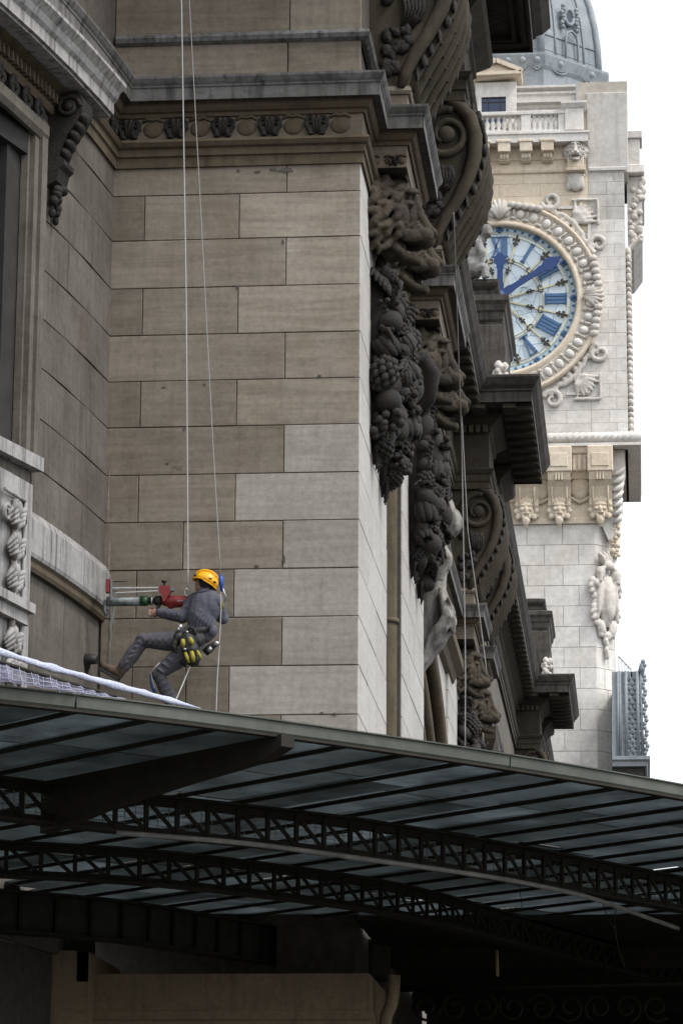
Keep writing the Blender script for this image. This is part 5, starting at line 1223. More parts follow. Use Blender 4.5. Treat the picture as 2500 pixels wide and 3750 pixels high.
# ================================================================== ZINC MANSARD beside the tower
ZM = thing('mansard_roof', 'blue grey zinc mansard corner with fish scale panel beside the tower foot', 'roof', (0.2, 122, 10))
ym = 121.0
def mx(a, b): return ony(a * S, b * S, ym).x
def mz(b): return ony(1450 * S, b * S, ym).z
mp_ = [(mx(1405, 1600), mz(1542)), (mx(1474, 1542), mz(1542)), (mx(1474, 1600), mz(1600)), (mx(1477, 1680), mz(1680)), (mx(1481, 1740), mz(1738)), (mx(1405, 1740), mz(1738))]
obj('roof_slope', MB().prism(mp_, 'y', ym, ym + 6), 'zinc', ZM)
for (a, b, r) in ((1422, 1424, .05), (1436, 1438, .07), (1462, 1465, .07), (1470, 1475, .05), (1418, 1418, .05)):
    obj('roll_seam', MB().tube([(mx(a, 1542), ym - 0.03, mz(1542)), (mx(b, 1738), ym - 0.03, mz(1738))], r, 8), 'zinc', ZM)
scale_m = MB().lathe([(0, -0.05), (0.10, -0.04), (0.135, 0.0)], (0, 0, 0), 12, 'y', math.pi, 2 * math.pi); scale_m.add([(-0.135, 0, 0), (0.135, 0, 0), (0.135, 0, 0.2), (-0.135, 0, 0.2)], [(0, 1, 2, 3)])
scm = scale_m.mesh('fish_scale'); fix_normals(scm); scm.materials.append(M['zinc'])
j = 0; zz = mz(1734)
while zz < mz(1548):
    for k in range(2 + (j % 2)):
        put('fish_scale', scm, None, ZM, (mx(1451, 1640) + (k - (0.5 if j % 2 == 0 else 1.0)) * 0.21 - 0.0, ym - 0.02 - 0.01 * (j % 2), zz))
    zz += 0.19; j += 1
obj('roof_cornice', MB().sweep([(mx(1405, 1745), ym), (mx(1480, 1745), ym), (mx(1480, 1745), ym + 6)], [(0, mz(1762)), (0.08, mz(1760)), (0.10, mz(1750)), (0.2, mz(1746)), (0.2, mz(1738)), (0, mz(1736))]), 'zinc', ZM)
obj('roof_body', MB().box(mx(1405, 1800), mx(1478, 1800), ym + 0.1, ym + 6, 0, mz(1760)), 'crust', ZM)
fin = MB(); 
for k in range(26): fin.ball((mx(1476, 1540) + 0.05 * math.sin(k * 1.7) + 0.003 * k, ym, mz(1520 + 8.4 * k)), (0.09, 0.12, 0.10), None, 8, 6)
fin.tube([(mx(1471, 1540), ym, mz(1545)), (mx(1473, 1530), ym, mz(1528)), (mx(1475, 1520), ym, mz(1517))], [0.14, 0.1, 0.03], 8)
obj('crest_ornament', fin, 'zinc', ZM)
rl = MB()
pA, pB = ony(1420 * S, 1508 * S, ym + 3), ony(1448 * S, 1538 * S, ym + 1)
rl.tube([pA, pB], 0.03, 6)
for k in range(5):
    p = pA.lerp(pB, k / 4); rl.tube([p, p - Vector((0, 0, 0.75))], 0.02, 6)
obj('roof_railing', rl, 'rope2', ZM)

# ================================================================== GLASS CANOPY
CN = thing('glass_canopy', 'dark iron entrance canopy with ribbed dirty glass and curved lattice girders', 'canopy', (-2, 28, 0))
ZE = 5.62
ep = [onz(x, y, ZE) for x, y in ((0, 2512), (478, 2563), (1028, 2639), (1250, 2672), (1728, 2739), (2055, 2795), (2366, 2847), (2500, 2876))]
dL = (ep[0] - ep[1]).normalized(); dR = (ep[-1] - ep[-3]).normalized()
ep = [ep[0] + dL * 4.0] + ep + [ep[-1] + dR * 9.0]
def along(path, s_):
    for a, b in zip(path, path[1:]):
        L = (b - a).length
        if L < 1e-9: continue
        if s_ <= L: return a + (b - a) * (s_ / L), (b - a).normalized()
        s_ -= L
    return path[-1], (path[-1] - path[-2]).normalized()
def plen(path): return sum((b - a).length for a, b in zip(path, path[1:]))
# even the edge into a smooth curve
sm2 = [along(ep, plen(ep) * k / 40)[0] for k in range(41)]
for _ in range(6): sm2 = [sm2[0]] + [(sm2[i - 1] + sm2[i] * 2 + sm2[i + 1]) / 4 for i in range(1, 40)] + [sm2[-1]]
edge = sm2; NIN = Vector((-0.7116, 0.7026, 0))
ppath = [(p.x, p.y) for p in edge]
tl_ = plen(edge); nseg = 5
cuts = [0, 0.0, 0.232, 0.437, 0.62, 1.0]
for k in range(1, 5):
    pts = [along(edge, tl_ * (cuts[k] + (cuts[k + 1] - cuts[k]) * j / 10) + (0.008 if j == 0 else -0.008 if j == 10 else 0))[0] for j in range(11)]
    mb = MB().sweep([(p.x, p.y) for p in pts], [(-0.02, ZE - 0.105), (0.0, ZE - 0.105), (0.012, ZE - 0.09), (0.012, ZE - 0.012), (0.03, ZE - 0.006), (0.03, ZE + 0.004), (-0.02, ZE + 0.004)])
    obj('fascia', mb, 'fascia', CN)
obj('edge_angle', MB().sweep(ppath, [(-0.06, ZE - 0.125), (0.018, ZE - 0.125), (0.018, ZE - 0.107), (-0.06, ZE - 0.107)]), 'iron', CN)
def blocked(p): return p.y > 35.6 or p.x < -9.5 or (p.y < 35 and p.y > 24 and p.x < wingx(p.y) - 0.15)
def reach(p):
    t = 0.0
    while t < 15 and not blocked(p + NIN * t): t += 0.1
    return t
SP = 0.60; ZG = ZE - 0.06
bars = []; s_ = 0.15
# phase the glazing bars on the ones that can be counted in the photograph
s_ref = None
for k in range(400):
    p, _ = along(edge, tl_ * k / 400)
    if s_ref is None and p.x / p.y > (onz(335, 2590, ZE).x / onz(335, 2590, ZE).y): s_ref = tl_ * k / 400
s_ = s_ref % SP
while s_ < tl_: bars.append(along(edge, s_)[0]); s_ += SP
pane_cache = {}
random.seed(31)
barm = MB().box(-0.018, 0.018, 0, 1.0, -0.03, 0.0).mesh('glazing_bar'); barm.materials.append(M['iron'])
ang = math.atan2(-NIN.x, NIN.y)
for i, p in enumerate(bars):
    L = reach(p)
    if L < 0.6: continue
    o = put('glazing_bar', barm, None, CN, (p.x, p.y, ZG)); o.rotation_euler = (0, 0, ang); o.scale = (1, L, 1)
    if i + 1 >= len(bars): continue
    q = bars[i + 1]; L2 = min(L, reach(q)); d = q - p
    t = 0.02; off = random.uniform(-0.4, 0.2); j = 0
    # skew: strip start follows the edge, strip end is square
    while t < max(L, L2) - 0.1:
        t1 = min((1.75 + off) if j == 0 else t + 1.75, max(L, L2))
        a0, a1 = p + NIN * t, p + NIN * t1; b0, b1 = q + NIN * t, q + NIN * t1
        zt0 = ZG + 0.010 + 0.008 * (j % 2) + random.uniform(-.002, .002)
        v = [(a0.x, a0.y, zt0), (b0.x, b0.y, zt0), (b1.x, b1.y, zt0 + 0.004), (a1.x, a1.y, zt0 + 0.004)]
        v += [(x, y, z + 0.006) for x, y, z in v]
        mb = MB(); mb.add(v, [(3, 2, 1, 0), (4, 5, 6, 7), (0, 1, 5, 4), (1, 2, 6, 5), (2, 3, 7, 6), (3, 0, 4, 7)])
        obj('pane', mb, 'cglass', CN); t = t1 - 0.03; j += 1
db_ = MB(); random.seed(77)
for k in range(70):
    p, _ = along(edge, random.uniform(2.5, 12.5)); q = p + NIN * random.uniform(0.1, 6.0); r = random.uniform(0.008, 0.035)
    db_.ball((q.x, q.y, ZG + 0.034), (r * random.uniform(0.6, 2.2), r, 0.008), Matrix.Rotation(random.uniform(0, 3), 3, 'Z'), 7, 4)
o = obj('leaf_litter', db_, 'iron', CN); o['kind'] = 'stuff'
# lattice girders following the curve seen in the photograph
def smooth_path(px, z, ext0=2.5, ext1=6.0, n=44):
    pp = [onz(x, y, z) for x, y in px]
    pp = [pp[0] + (pp[0] - pp[1]).normalized() * ext0] + pp + [pp[-1] + (pp[-1] - pp[-2]).normalized() * ext1]
    q = [along(pp, plen(pp) * k / n)[0] for k in range(n + 1)]
    for _ in range(8): q = [q[0]] + [(q[i - 1] + q[i] * 2 + q[i + 1]) / 4 for i in range(1, n)] + [q[-1]]
    return q
def girder(px, z, h, name, panel=0.36, mesh_back=False):
    G = part(name, CN); path = smooth_path(px, z)
    pl = [(p.x, p.y) for p in path]
    obj('top_chord', MB().sweep(pl, [(-0.09, z - 0.075), (0.0, z - 0.075), (0.0, z - 0.02), (0.09, z - 0.02), (0.09, z), (-0.09, z), (-0.09, z - 0.075)], True), 'iron', G)
    obj('bottom_chord', MB().sweep(pl, [(-0.09, z - h), (0.09, z - h), (0.09, z - h + 0.02), (0.0, z - h + 0.02), (0.0, z - h + 0.075), (-0.09, z - h + 0.075), (-0.09, z - h)], True), 'iron', G)
    L = plen(path); n = int(L / panel); prev = None
    for k in range(n + 1):
        p, d = along(path, L * k / n)
        a, b = Vector((p.x, p.y, z - 0.04)), Vector((p.x, p.y, z - h + 0.04))
        obj('lattice_post', MB().obox((a + b) / 2, d, d.cross(Vector((0, 0, 1))), (0, 0, 1), 0.018, 0.014, (a - b).length / 2), 'iron', G)
        if prev:
            pa, pb = prev
            s0, s1 = (pa, b) if k < n * 0.72 else (pb, a)
            obj('lattice_brace', MB().bar(s0, s1, 0.014, 0.034), 'iron', G)
        prev = (a, b)
    if mesh_back:
        wm = MB(); q = [along(path, L * k / 160)[0] - NIN * -0.07 for k in range(161)]
        for p in q: wm.obox((p.x, p.y, z - h / 2), (1, 0, 0), (0, 1, 0), (0, 0, 1), 0.0028, 0.0028, h / 2 - 0.05)
        for k in range(6):
            zz = z - h + 0.06 + (h - 0.12) * k / 5; wm.tube([(p.x, p.y, zz) for p in q[::4]], 0.003, 4)
        o = obj('wire_netting', wm, 'rope2', G); o['kind'] = 'stuff'
    return path
g1 = girder([(0, 2846), (502, 2910), (669, 2925), (1250, 2985), (1648, 3054), (2047, 3126), (2500, 3215)], ZG - 0.08, 0.34, 'lattice_girder', 0.30, True)
g2 = girder([(0, 3080), (478, 3098), (877, 3150), (1250, 3195), (1489, 3241), (1840, 3340)], ZG - 0.08, 0.33, 'lattice_girder', 0.32)
# riveted plate girder in front of the wall
pg = smooth_path([(0, 3262), (414, 3295), (901, 3377), (1250, 3432)], ZG - 0.1, 2.5, 1.0)
PG = part('plate_girder', CN); pl = [(p.x, p.y) for p in pg]; zz = ZG - 0.1
obj('web', MB().sweep(pl, [(-0.01, zz - 0.40), (0.01, zz - 0.40), (0.01, zz), (-0.01, zz), (-0.01, zz - 0.4)]), 'plate', PG) if 'plate' in M else None
for za, zb2 in ((zz - 0.43, zz - 0.40), (zz - 0.02, zz + 0.01)): obj('flange', MB().sweep(pl, [(-0.11, za), (0.11, za), (0.11, zb2), (-0.11, zb2), (-0.11, za)]), 'iron', PG)
Lp = plen(pg)
for k in range(int(Lp / 0.42)):
    p, d = along(pg, 0.2 + 0.42 * k); obj('stiffener', MB().obox((p.x, p.y, zz - 0.21), d, d.cross(Vector((0, 0, 1))), (0, 0, 1), 0.02, 0.06, 0.19), 'iron', PG)
# deep bracket beams across the strips
for pxl in ((1060, 2690),):
    a = onz(*pxl, ZG - 0.05); bm_ = MB(); L = 3.1
    sd_ = Vector((NIN.y, -NIN.x, 0)) * 0.06
    prof = [(0.02, 0.0), (0.02, -0.09), (0.25, -0.16), (1.2, -0.22), (2.2, -0.30), (L, -0.42), (L, 0.0)]
    v = [a + NIN * t + Vector((0, 0, h)) + sd_ * s2 for s2 in (-1, 1) for t, h in prof]; n = len(prof)
    bm_.add(v, [list(range(n)), list(range(n, 2 * n))[::-1]] + [(i, (i + 1) % n, n + (i + 1) % n, n + i) for i in range(n)])
    obj('bracket_beam', bm_, 'iron', CN)
for (dd, wd) in ((3.05, 0.07),):
    pass
cd_ = smooth_path([(430, 3050), (900, 3085), (1250, 3134), (1824, 3214), (2135, 3277), (2480, 3400)], 5.06, 0.0, 0.0)
for k in range(4):
    seg = cd_[k * 11:(k + 1) * 11 + 1]; obj('conduit', MB().tube([p for p in seg], 0.022, 8), 'conduit', CN) if 'conduit' in M else None
# boarded deck behind the glazed part, closing beam and scroll ironwork in the shade
obj('boarded_deck', MB().box(XF + 0.02, 20, 34.7, 64, ZG - 0.10, ZG - 0.04), 'iron', CN)
for k in range(5): obj('deck_joist', MB().box(XF, 16, 37.5 + 3 * k, 37.62 + 3 * k, ZG - 0.35, ZG - 0.10), 'iron', CN)
si = MB()
for k in range(9):
    c = onz(1560 + 105 * k, 3690, 4.35); c = Vector((c.x, 37.4, ony(1560 + 105 * k, 3690, 37.4).z)); c.x = ony(1560 + 105 * k, 3690, 37.4).x
    si.tube(spiral(c, 0.17, 0.05, 1.3, k * 0.7, 30, 1 if k % 2 else -1, 'y'), 0.018, 6)
si.tube([ony(1450, 3625, 37.4), ony(2500, 3600, 37.4)], 0.03, 6); si.tube([ony(1450, 3760, 37.4), ony(2600, 3760, 37.4)], 0.03, 6)
obj('scroll_ironwork', si, 'iron', CN)
obj('closing_wall', MB().box(XF + 0.1, 16, 50.0, 50.3, 0, ZG), 'iron', CN)
# dangling wires
for k, pts in enumerate((((2205, 3300), (2220, 3360), (2248, 3400), (2262, 3470), (2285, 3540)), ((2255, 3310), (2248, 3380), (2256, 3430)), ((1900, 3225), (1905, 3280), (1912, 3335)))):
    obj('loose_wire', MB().tube([ony(x, y, 30.0) for x, y in pts], 0.004, 5), 'iron', CN)
obj('hanger_rod', MB().tube([ony(1818, 3480, 34), ony(1820, 3575, 34)], 0.018, 6), 'pier_dark', CN)

# ================================================================== SAFETY NET on the canopy edge
def on_edge(px, py, back=0.03):
    d = ray(px, py); A = edge[10] + NIN * back; B = edge[30] + NIN * back
    nn = Vector((B.y - A.y, -(B.x - A.x), 0)).normalized(); t = (A - EYE).dot(nn) / d.dot(nn); return EYE + d * t
NT = thing('debris_net', 'white and lilac debris net gathered along the canopy edge below the worker', 'net', on_edge(100, 2515))
top = [on_edge(x, y, 0.12) for x, y in ((-260, 2318), (0, 2392), (133, 2436), (386, 2506), (631, 2574), (735, 2600))]
tp = [along(top, plen(top) * k / 60)[0] for k in range(61)]
random.seed(17)
roll = MB(); N2 = 12; vs = []
for i, p in enumerate(tp):
    k = i / 60; r = (0.026 if k < 0.9 else 0.026 * max(0.12, (1 - k) / 0.1)) * (0.85 + 0.35 * mnoise.noise(Vector((i * 0.35, 0, 0))) + (0.25 if i % 13 in (0, 1) else 0))
    for j in range(N2):
        a = 2 * math.pi * j / N2; rr = r * (1 + 0.35 * mnoise.noise(Vector((i * 0.5, math.cos(a) * 1.5, math.sin(a) * 1.5))))
        vs.append(p + Vector((0.7 * rr * math.cos(a) * 0.71, -0.7 * rr * math.cos(a) * 0.7, rr * 1.05 * math.sin(a) + 0.012)))
roll.add(vs, [(i * N2 + j, i * N2 + (j + 1) % N2, (i + 1) * N2 + (j + 1) % N2, (i + 1) * N2 + j) for i in range(60) for j in range(N2)], True)
obj('gathered_roll', roll, 'netwhite', NT)
rail = [on_edge(x, y, 0.06) for x, y in ((-260, 2350), (0, 2424), (200, 2484), (456, 2560), (640, 2602))]
obj('net_rail', MB().tube(rail, 0.016, 6), 'iron', NT)
sh_ = MB(); vs = []; NU, NV = 120, 10
for i in range(NU + 1):
    k = i / NU; p, _ = along(rail, plen(rail) * k)
    e = min(edge, key=lambda q: (q.xy - p.xy).length); zl = ZE + 0.004
    for j in range(NV + 1):
        t = j / NV; z = p.z + (zl - p.z) * t
        w_ = 0.018 * math.sin(i * 0.9 + 1.3 * math.sin(i * 0.17)) * (0.3 + t) + 0.012 * mnoise.noise(Vector((i * 0.2, j * 0.5, 0)))
        q = p - NIN * (0.03 * t + w_); vs.append((q.x, q.y, z))
sh_.add(vs, [(i * (NV + 1) + j, (i + 1) * (NV + 1) + j, (i + 1) * (NV + 1) + j + 1, i * (NV + 1) + j + 1) for i in range(NU) for j in range(NV)], True)
obj('net_sheet', sh_, 'netsheet', NT)
co = MB()
for i in range(0, NU + 1, 3): co.tube([Vector(vs[i * (NV + 1) + j]) - NIN * 0.006 for j in range(0, NV + 1, 2)], 0.0022, 4)
for j in (2, 5, 8): co.tube([Vector(vs[i * (NV + 1) + j]) - NIN * 0.006 for i in range(0, NU + 1, 2)], 0.0022, 4)
o = obj('net_cords', co, 'netwhite', NT); o['kind'] = 'stuff'

# ================================================================== ROPES
def rope(name, pts, r, mat, label, n=24):
    mb = MB(); P = [Vector(p) for p in pts]; L = plen(P)
    Q = [along(P, L * k / n)[0] for k in range(n + 1)]
    mb.tube(Q, r, 6); return tag(obj(name, mb, mat), label, 'rope', 'ropes of the facade worker')
YW = 34.25
rope('work_rope', [ony(414 * S, -90 * S, 34.0), ony(417 * S, 0, 34.0), ony(428 * S, 700 * S, YW - 0.1), ony(432.5 * S, 1368 * S, YW)], 0.0075, 'rope', 'taut pale work rope hanging down to the red drill')
rope('safety_rope', [ony(430 * S, -90 * S, 34.2), ony(435 * S, 0, 34.2), ony(462 * S, 500 * S, 34.2), ony(488 * S, 1000 * S, YW - 0.2), ony(507 * S, 1322 * S, YW - 0.25)], 0.0055, 'rope2', 'grey safety rope slanting down to the blue grab behind the worker')
rope('rope_tail', [ony(507 * S, 1332 * S, YW - 0.25), ony(508 * S, 1400 * S, YW - 0.25), ony(503 * S, 1500 * S, YW - 0.2), ony(499 * S, 1560 * S, YW - 0.2), ony(495 * S, 1680 * S, YW - 0.2)], 0.006, 'rope', 'pale rope tail running past the worker to the canopy')
rope('bag_line', [ony(437 * S, 1530 * S, YW - 0.25), ony(424 * S, 1562 * S, YW - 0.3), ony(398 * S, 1622 * S, YW - 0.45)], 0.0075, 'rope', 'short pale line from the tool bag down to the net')
rope('facade_rope', [onx(1660, 780, -2.28), ony(1690, 1650, 44), ony(1703, 2400, 44), ony(1702, 2760, 44)], 0.0085, 'rope2', 'straight pale rope hanging in front of the lion heads')
rope('slack_rope', [ony(1684, 1420, 44.5), ony(1712, 1950, 44.5), ony(1748, 2200, 44.5), ony(1782, 2470, 44.5)], 0.007, 'rope2', 'thin rope slanting away right of the straight facade rope')

# ================================================================== THE ROPE WORKER
def W(u, v, dy=0.0): return ony(300 + u * 0.3827, 2050 + v * 0.3827, YW + dy)
PERS = bpy.data.objects.new
def limb(mb, pts, rs, n=12):
    P = [Vector(p) for p in pts]
    for p, r in zip(P, rs): mb.ball(p, r, None, 12, 9)
    mb.tube(P, rs, n)
# key joints (u,v in the close-up crop, dy away from the camera)
head = W(1180, 215, 0.0); neck = W(1165, 320, 0.0); chest = W(1175, 430, 0.02); waist = W(1110, 660, 0.0); pelv = W(1040, 790, 0.0)
shL, shR = W(1080, 385, 0.10), W(1290, 400, -0.02)
elL, wrL = W(960, 545, 0.05), W(745, 505, 0.10)
elR, wrR = W(1350, 560, 0.10), W(1180, 480, 0.32)
hpL, hpR = W(985, 780, 0.06), W(1045, 850, -0.05)
knL, anL = W(585, 775, 0.10), W(385, 1045, 0.12)
knR, anR = W(735, 1090, -0.05), W(850, 1340, 0.02)
# body: one continuous skin-coloured figure (head, arms with hands, trunk, legs)
bd = MB()
bd.ball(head + Vector((-0.012, 0.02, -0.02)), (0.092, 0.078, 0.115), None, 16, 12)
bd.ball(head + Vector((-0.075, 0.035, -0.055)), (0.045, 0.05, 0.055), None, 12, 9)     # jaw and mouth, facing the corner
bd.ball(head + Vector((-0.104, 0.045, -0.015)), (0.022, 0.016, 0.020), None, 8, 6)     # nose
bd.ball(head + Vector((0.002, -0.062, -0.03)), (0.018, 0.014, 0.033), None, 8, 6)      # ear
bd.ball(head + Vector((-0.088, 0.04, -0.072)), (0.024, 0.03, 0.012), None, 8, 6)       # lips
limb(bd, [neck + Vector((0, 0, 0.04)), neck, chest], [0.055, 0.06, 0.09])
limb(bd, [chest, waist, pelv], [0.13, 0.12, 0.13])
limb(bd, [shL, elL, wrL], [0.055, 0.045, 0.032]); limb(bd, [shR, elR, wrR], [0.055, 0.045, 0.032])
limb(bd, [chest, shL], [0.10, 0.055]); limb(bd, [chest, shR], [0.10, 0.055])
limb(bd, [hpL, knL, anL], [0.085, 0.058, 0.042]); limb(bd, [hpR, knR, anR], [0.085, 0.058, 0.042])
limb(bd, [pelv, hpL], [0.11, 0.085]); limb(bd, [pelv, hpR], [0.11, 0.085])
for wr, d0, upv in ((wrL, Vector((-1, 0.1, 0.0)), 1), (wrR, Vector((-0.8, 0.5, 0)), 1)):
    d0.normalize(); pm = wr + d0 * 0.055; bd.ball(pm, (0.05, 0.028, 0.042), None, 12, 8)
    limb(bd, [wr, pm], [0.028, 0.03], 8)
    for k in range(4):                                                     # four fingers closing on the handle, thumb opposite
        z = 0.03 - 0.020 * k; L = (0.034, 0.038, 0.036, 0.028)[k]
        a = pm + d0 * 0.035 + Vector((0, -0.008, z)); b = a + d0 * L + Vector((0, -0.012, 0.0)); c = b + Vector((0.004, 0.034, -0.004)); e = c - d0 * 0.022
        limb(bd, [a, b, c, e], [0.0095, 0.009, 0.0085, 0.007], 8)
    a = pm + d0 * -0.005 + Vector((0, -0.01, 0.035)); limb(bd, [a, a + d0 * 0.025 + Vector((0, 0.012, 0.024)), a + d0 * 0.05 + Vector((0, 0.03, 0.018))], [0.011, 0.010, 0.008], 8)
bme = remesh(bd, 0.008, 2, 0.0); bme.materials.append(M['skin'])
PER = put('person', bme, None, None, (0, 0, 0))
tag(PER, 'worker in grey overalls and yellow helmet hanging on ropes, drilling into the wall', 'person')
# jacket
jk = MB()
limb(jk, [neck + Vector((0.01, -0.01, -0.015)), chest + Vector((0.01, 0, 0.02))], [0.085, 0.15])
limb(jk, [chest, chest.lerp(waist, 0.5), waist + Vector((0.05, 0, -0.02))], [0.168, 0.172, 0.155], 14)
jk.ball(chest + Vector((0.06, -0.03, -0.02)), (0.13, 0.13, 0.19), None, 14, 10); jk.ball(W(1235, 680, -0.02), (0.075, 0.12, 0.085), None, 12, 9)
limb(jk, [chest + Vector((0, 0, 0.03)), shL], [0.13, 0.085]); limb(jk, [chest + Vector((0, 0, 0.03)), shR], [0.13, 0.085])
limb(jk, [shL, shL.lerp(elL, 0.5), elL, elL.lerp(wrL, 0.5), wrL], [0.085, 0.082, 0.078, 0.066, 0.052], 12)
limb(jk, [shR, elR, elR.lerp(wrR, 0.6), wrR], [0.088, 0.07, 0.06, 0.05], 12)
def fold(mb, a, b, r):
    a, b = Vector(a), Vector(b); mb.tube([a, (a + b) / 2 + Vector((0, -0.01, 0.005)), b], [r * 0.4, r, r * 0.4], 6)
for k in range(7):
    t = 0.15 + 0.12 * k; c = shL.lerp(elL, t) if k < 4 else elL.lerp(wrL, (k - 4) * 0.3 + 0.1)
    fold(jk, c + Vector((0.02, -0.085, 0.05)), c + Vector((-0.03, -0.07, -0.055)), 0.02)
for k in range(6): fold(jk, W(1130 + 25 * k, 470 + 20 * k, -0.165), W(1060 + 32 * k, 600 + 22 * k, -0.15), 0.02)
jme = remesh(jk, 0.008, 3, 0.004, 12.0); jme.materials.append(M['jacket']); put('jacket', jme, None, PER, (0, 0, 0))
cl = MB(); cl.tube([neck + Vector((0.075 * math.cos(t), 0.075 * math.sin(t) - 0.005, 0.006 + 0.02 * math.cos(t))) for t in [k * 6.283 / 16 for k in range(17)]], 0.026, 8)
obj('collar', cl, 'jacket', PER)
# trousers
tr_ = MB()
limb(tr_, [waist + Vector((0, 0, -0.03)), pelv], [0.14, 0.165], 14)
limb(tr_, [pelv, hpL], [0.15, 0.125]); limb(tr_, [pelv, hpR], [0.15, 0.125])
limb(tr_, [hpL, hpL.lerp(knL, 0.5), knL, knL.lerp(anL, 0.5), knL.lerp(anL, 0.9)], [0.128, 0.108, 0.088, 0.084, 0.072], 14)
limb(tr_, [hpR, hpR.lerp(knR, 0.5), knR, knR.lerp(anR, 0.5), anR], [0.125, 0.108, 0.088, 0.082, 0.078], 14)
for k in range(6):
    c = hpL.lerp(knL, 0.1 + 0.16 * k); fold(tr_, c + Vector((0.05, -0.095, 0.04)), c + Vector((-0.05, -0.09, -0.07)), 0.02)
for k in range(6):
    c = knL.lerp(anL, 0.15 * k); fold(tr_, c + Vector((0.05, -0.075, 0.02)), c + Vector((-0.045, -0.07, 0.03 - 0.02 * k)), 0.018)
for k in range(5):
    c = hpR.lerp(knR, 0.25 + 0.18 * k); fold(tr_, c + Vector((0.06, -0.09, -0.02)), c + Vector((-0.04, -0.095, 0.05)), 0.018)
for k in range(5):
    c = knR.lerp(anR, 0.05 + 0.2 * k); fold(tr_, c + Vector((0.06, -0.07, 0.02)), c + Vector((-0.05, -0.07, -0.03)), 0.017)
tme = remesh(tr_, 0.008, 3, 0.004, 12.0); tme.materials.append(M['trouser']); put('trousers', tme, None, PER, (0, 0, 0))
st = MB(); st.tube([W(745, 985, -0.13), W(690, 1040, -0.12), W(662, 1080, -0.10), W(675, 1150, -0.09), W(697, 1230, -0.09)], 0.006, 6); obj('reflective_stripe', st, 'rope', PER)
kp = MB(); kp.tube([W(655, 1100, -0.08), W(670, 1190, -0.08), W(700, 1270, -0.08)], [0.012, 0.02, 0.02], 8); obj('knee_patch', kp, 'bluecloth', PER)
# boot (left foot pushes against the wing wall)
def boot(ank, heel, toe):
    mb = MB(); limb(mb, [ank, ank.lerp(heel, 0.6)], [0.062, 0.06]); limb(mb, [heel, heel.lerp(toe, 0.5), toe], [0.055, 0.052, 0.045])
    me = remesh(mb, 0.008, 2, 0.004, 20); me.materials.append(M['boot']); b = put('boot', me, None, PER, (0, 0, 0))
    n = (toe - heel).normalized(); dn = (toe - heel).cross(Vector((0, 1, 0))).normalized(); dn = dn if dn.z < 0 else -dn
    so_ = MB(); so_.obox(heel.lerp(toe, 0.45) + dn * 0.052, n, Vector((0, 1, 0)), dn, (toe - heel).length * 0.62, 0.05, 0.016); obj('sole', so_, 'rubber', b)
boot(W(395, 1030, 0.12), W(355, 1095, 0.12), W(205, 1010, 0.12)); boot(W(850, 1360, 0.02), W(860, 1440, 0.02), W(760, 1490, 0.0))
# hair and helmet
hr = MB(); hr.ball(head + Vector((0.012, 0.0, -0.01)), (0.092, 0.084, 0.10), None, 14, 10); hr.ball(head + Vector((0.03, -0.01, -0.075)), (0.062, 0.065, 0.05), None, 12, 8)
obj('hair', hr, 'hairm', PER)
HT = Matrix.Rotation(math.radians(14), 3, 'Y') @ Matrix.Rotation(math.radians(-6), 3, 'X')
hc = head + Vector((0.01, -0.002, 0.022))
hm = MB(); vs = []; NU, NV = 28, 12
for j in range(NV + 1):
    ph = math.pi / 2 * j / NV
    for i in range(NU):
        th = 2 * math.pi * i / NU
        rx = 0.150 if math.cos(th) < 0 else 0.142
        ribm = 1 + 0.018 * math.cos(th * 6) * math.cos(ph) ** 2
        p = Vector((rx * math.cos(ph) * math.cos(th) * ribm, 0.118 * math.cos(ph) * math.sin(th) * ribm, 0.118 * math.sin(ph) - 0.012))
        if j == 0: p.z -= 0.012 + (0.055 if math.cos(th) > -0.2 else 0.0) * max(0, math.cos(th) * 0.7 + 0.3)
        vs.append(hc + HT @ p)
hm.add(vs, [(j * NU + i, j * NU + (i + 1) % NU, (j + 1) * NU + (i + 1) % NU, (j + 1) * NU + i) for j in range(NV) for i in range(NU)], True)
HEL = obj('helmet', hm, 'helmet', PER)
sm3 = HEL.modifiers.new('s', 'SOLIDIFY'); sm3.thickness = 0.006
rim = MB(); rim.tube([Vector(vs[i % NU]) for i in range(NU + 1)], 0.006, 6); obj('rim', rim, 'helmet', HEL)
vt = MB()
for (dx, dz_) in ((0.06, 0.02), (0.115, 0.0), (-0.12, 0.03)): vt.ball(hc + HT @ Vector((dx, -0.098 + 0.5 * max(0, abs(dx) - 0.07), dz_ - 0.02)), (0.022, 0.02, 0.011), None, 8, 6)
obj('vent', vt, 'rubber', HEL)
rg = MB(); rg.tube([hc + HT @ Vector((0.146 * math.cos(t), -0.03, 0.122 * math.sin(t) - 0.008)) for t in [0.35 + 0.18 * k for k in range(14)]], 0.007, 6)
rg.tube([hc + HT @ Vector((0.13 * math.cos(t), -0.075, 0.10 * math.sin(t) - 0.008)) for t in [0.5 + 0.18 * k for k in range(12)]], 0.006, 6); obj('ridge', rg, 'helmet', HEL)
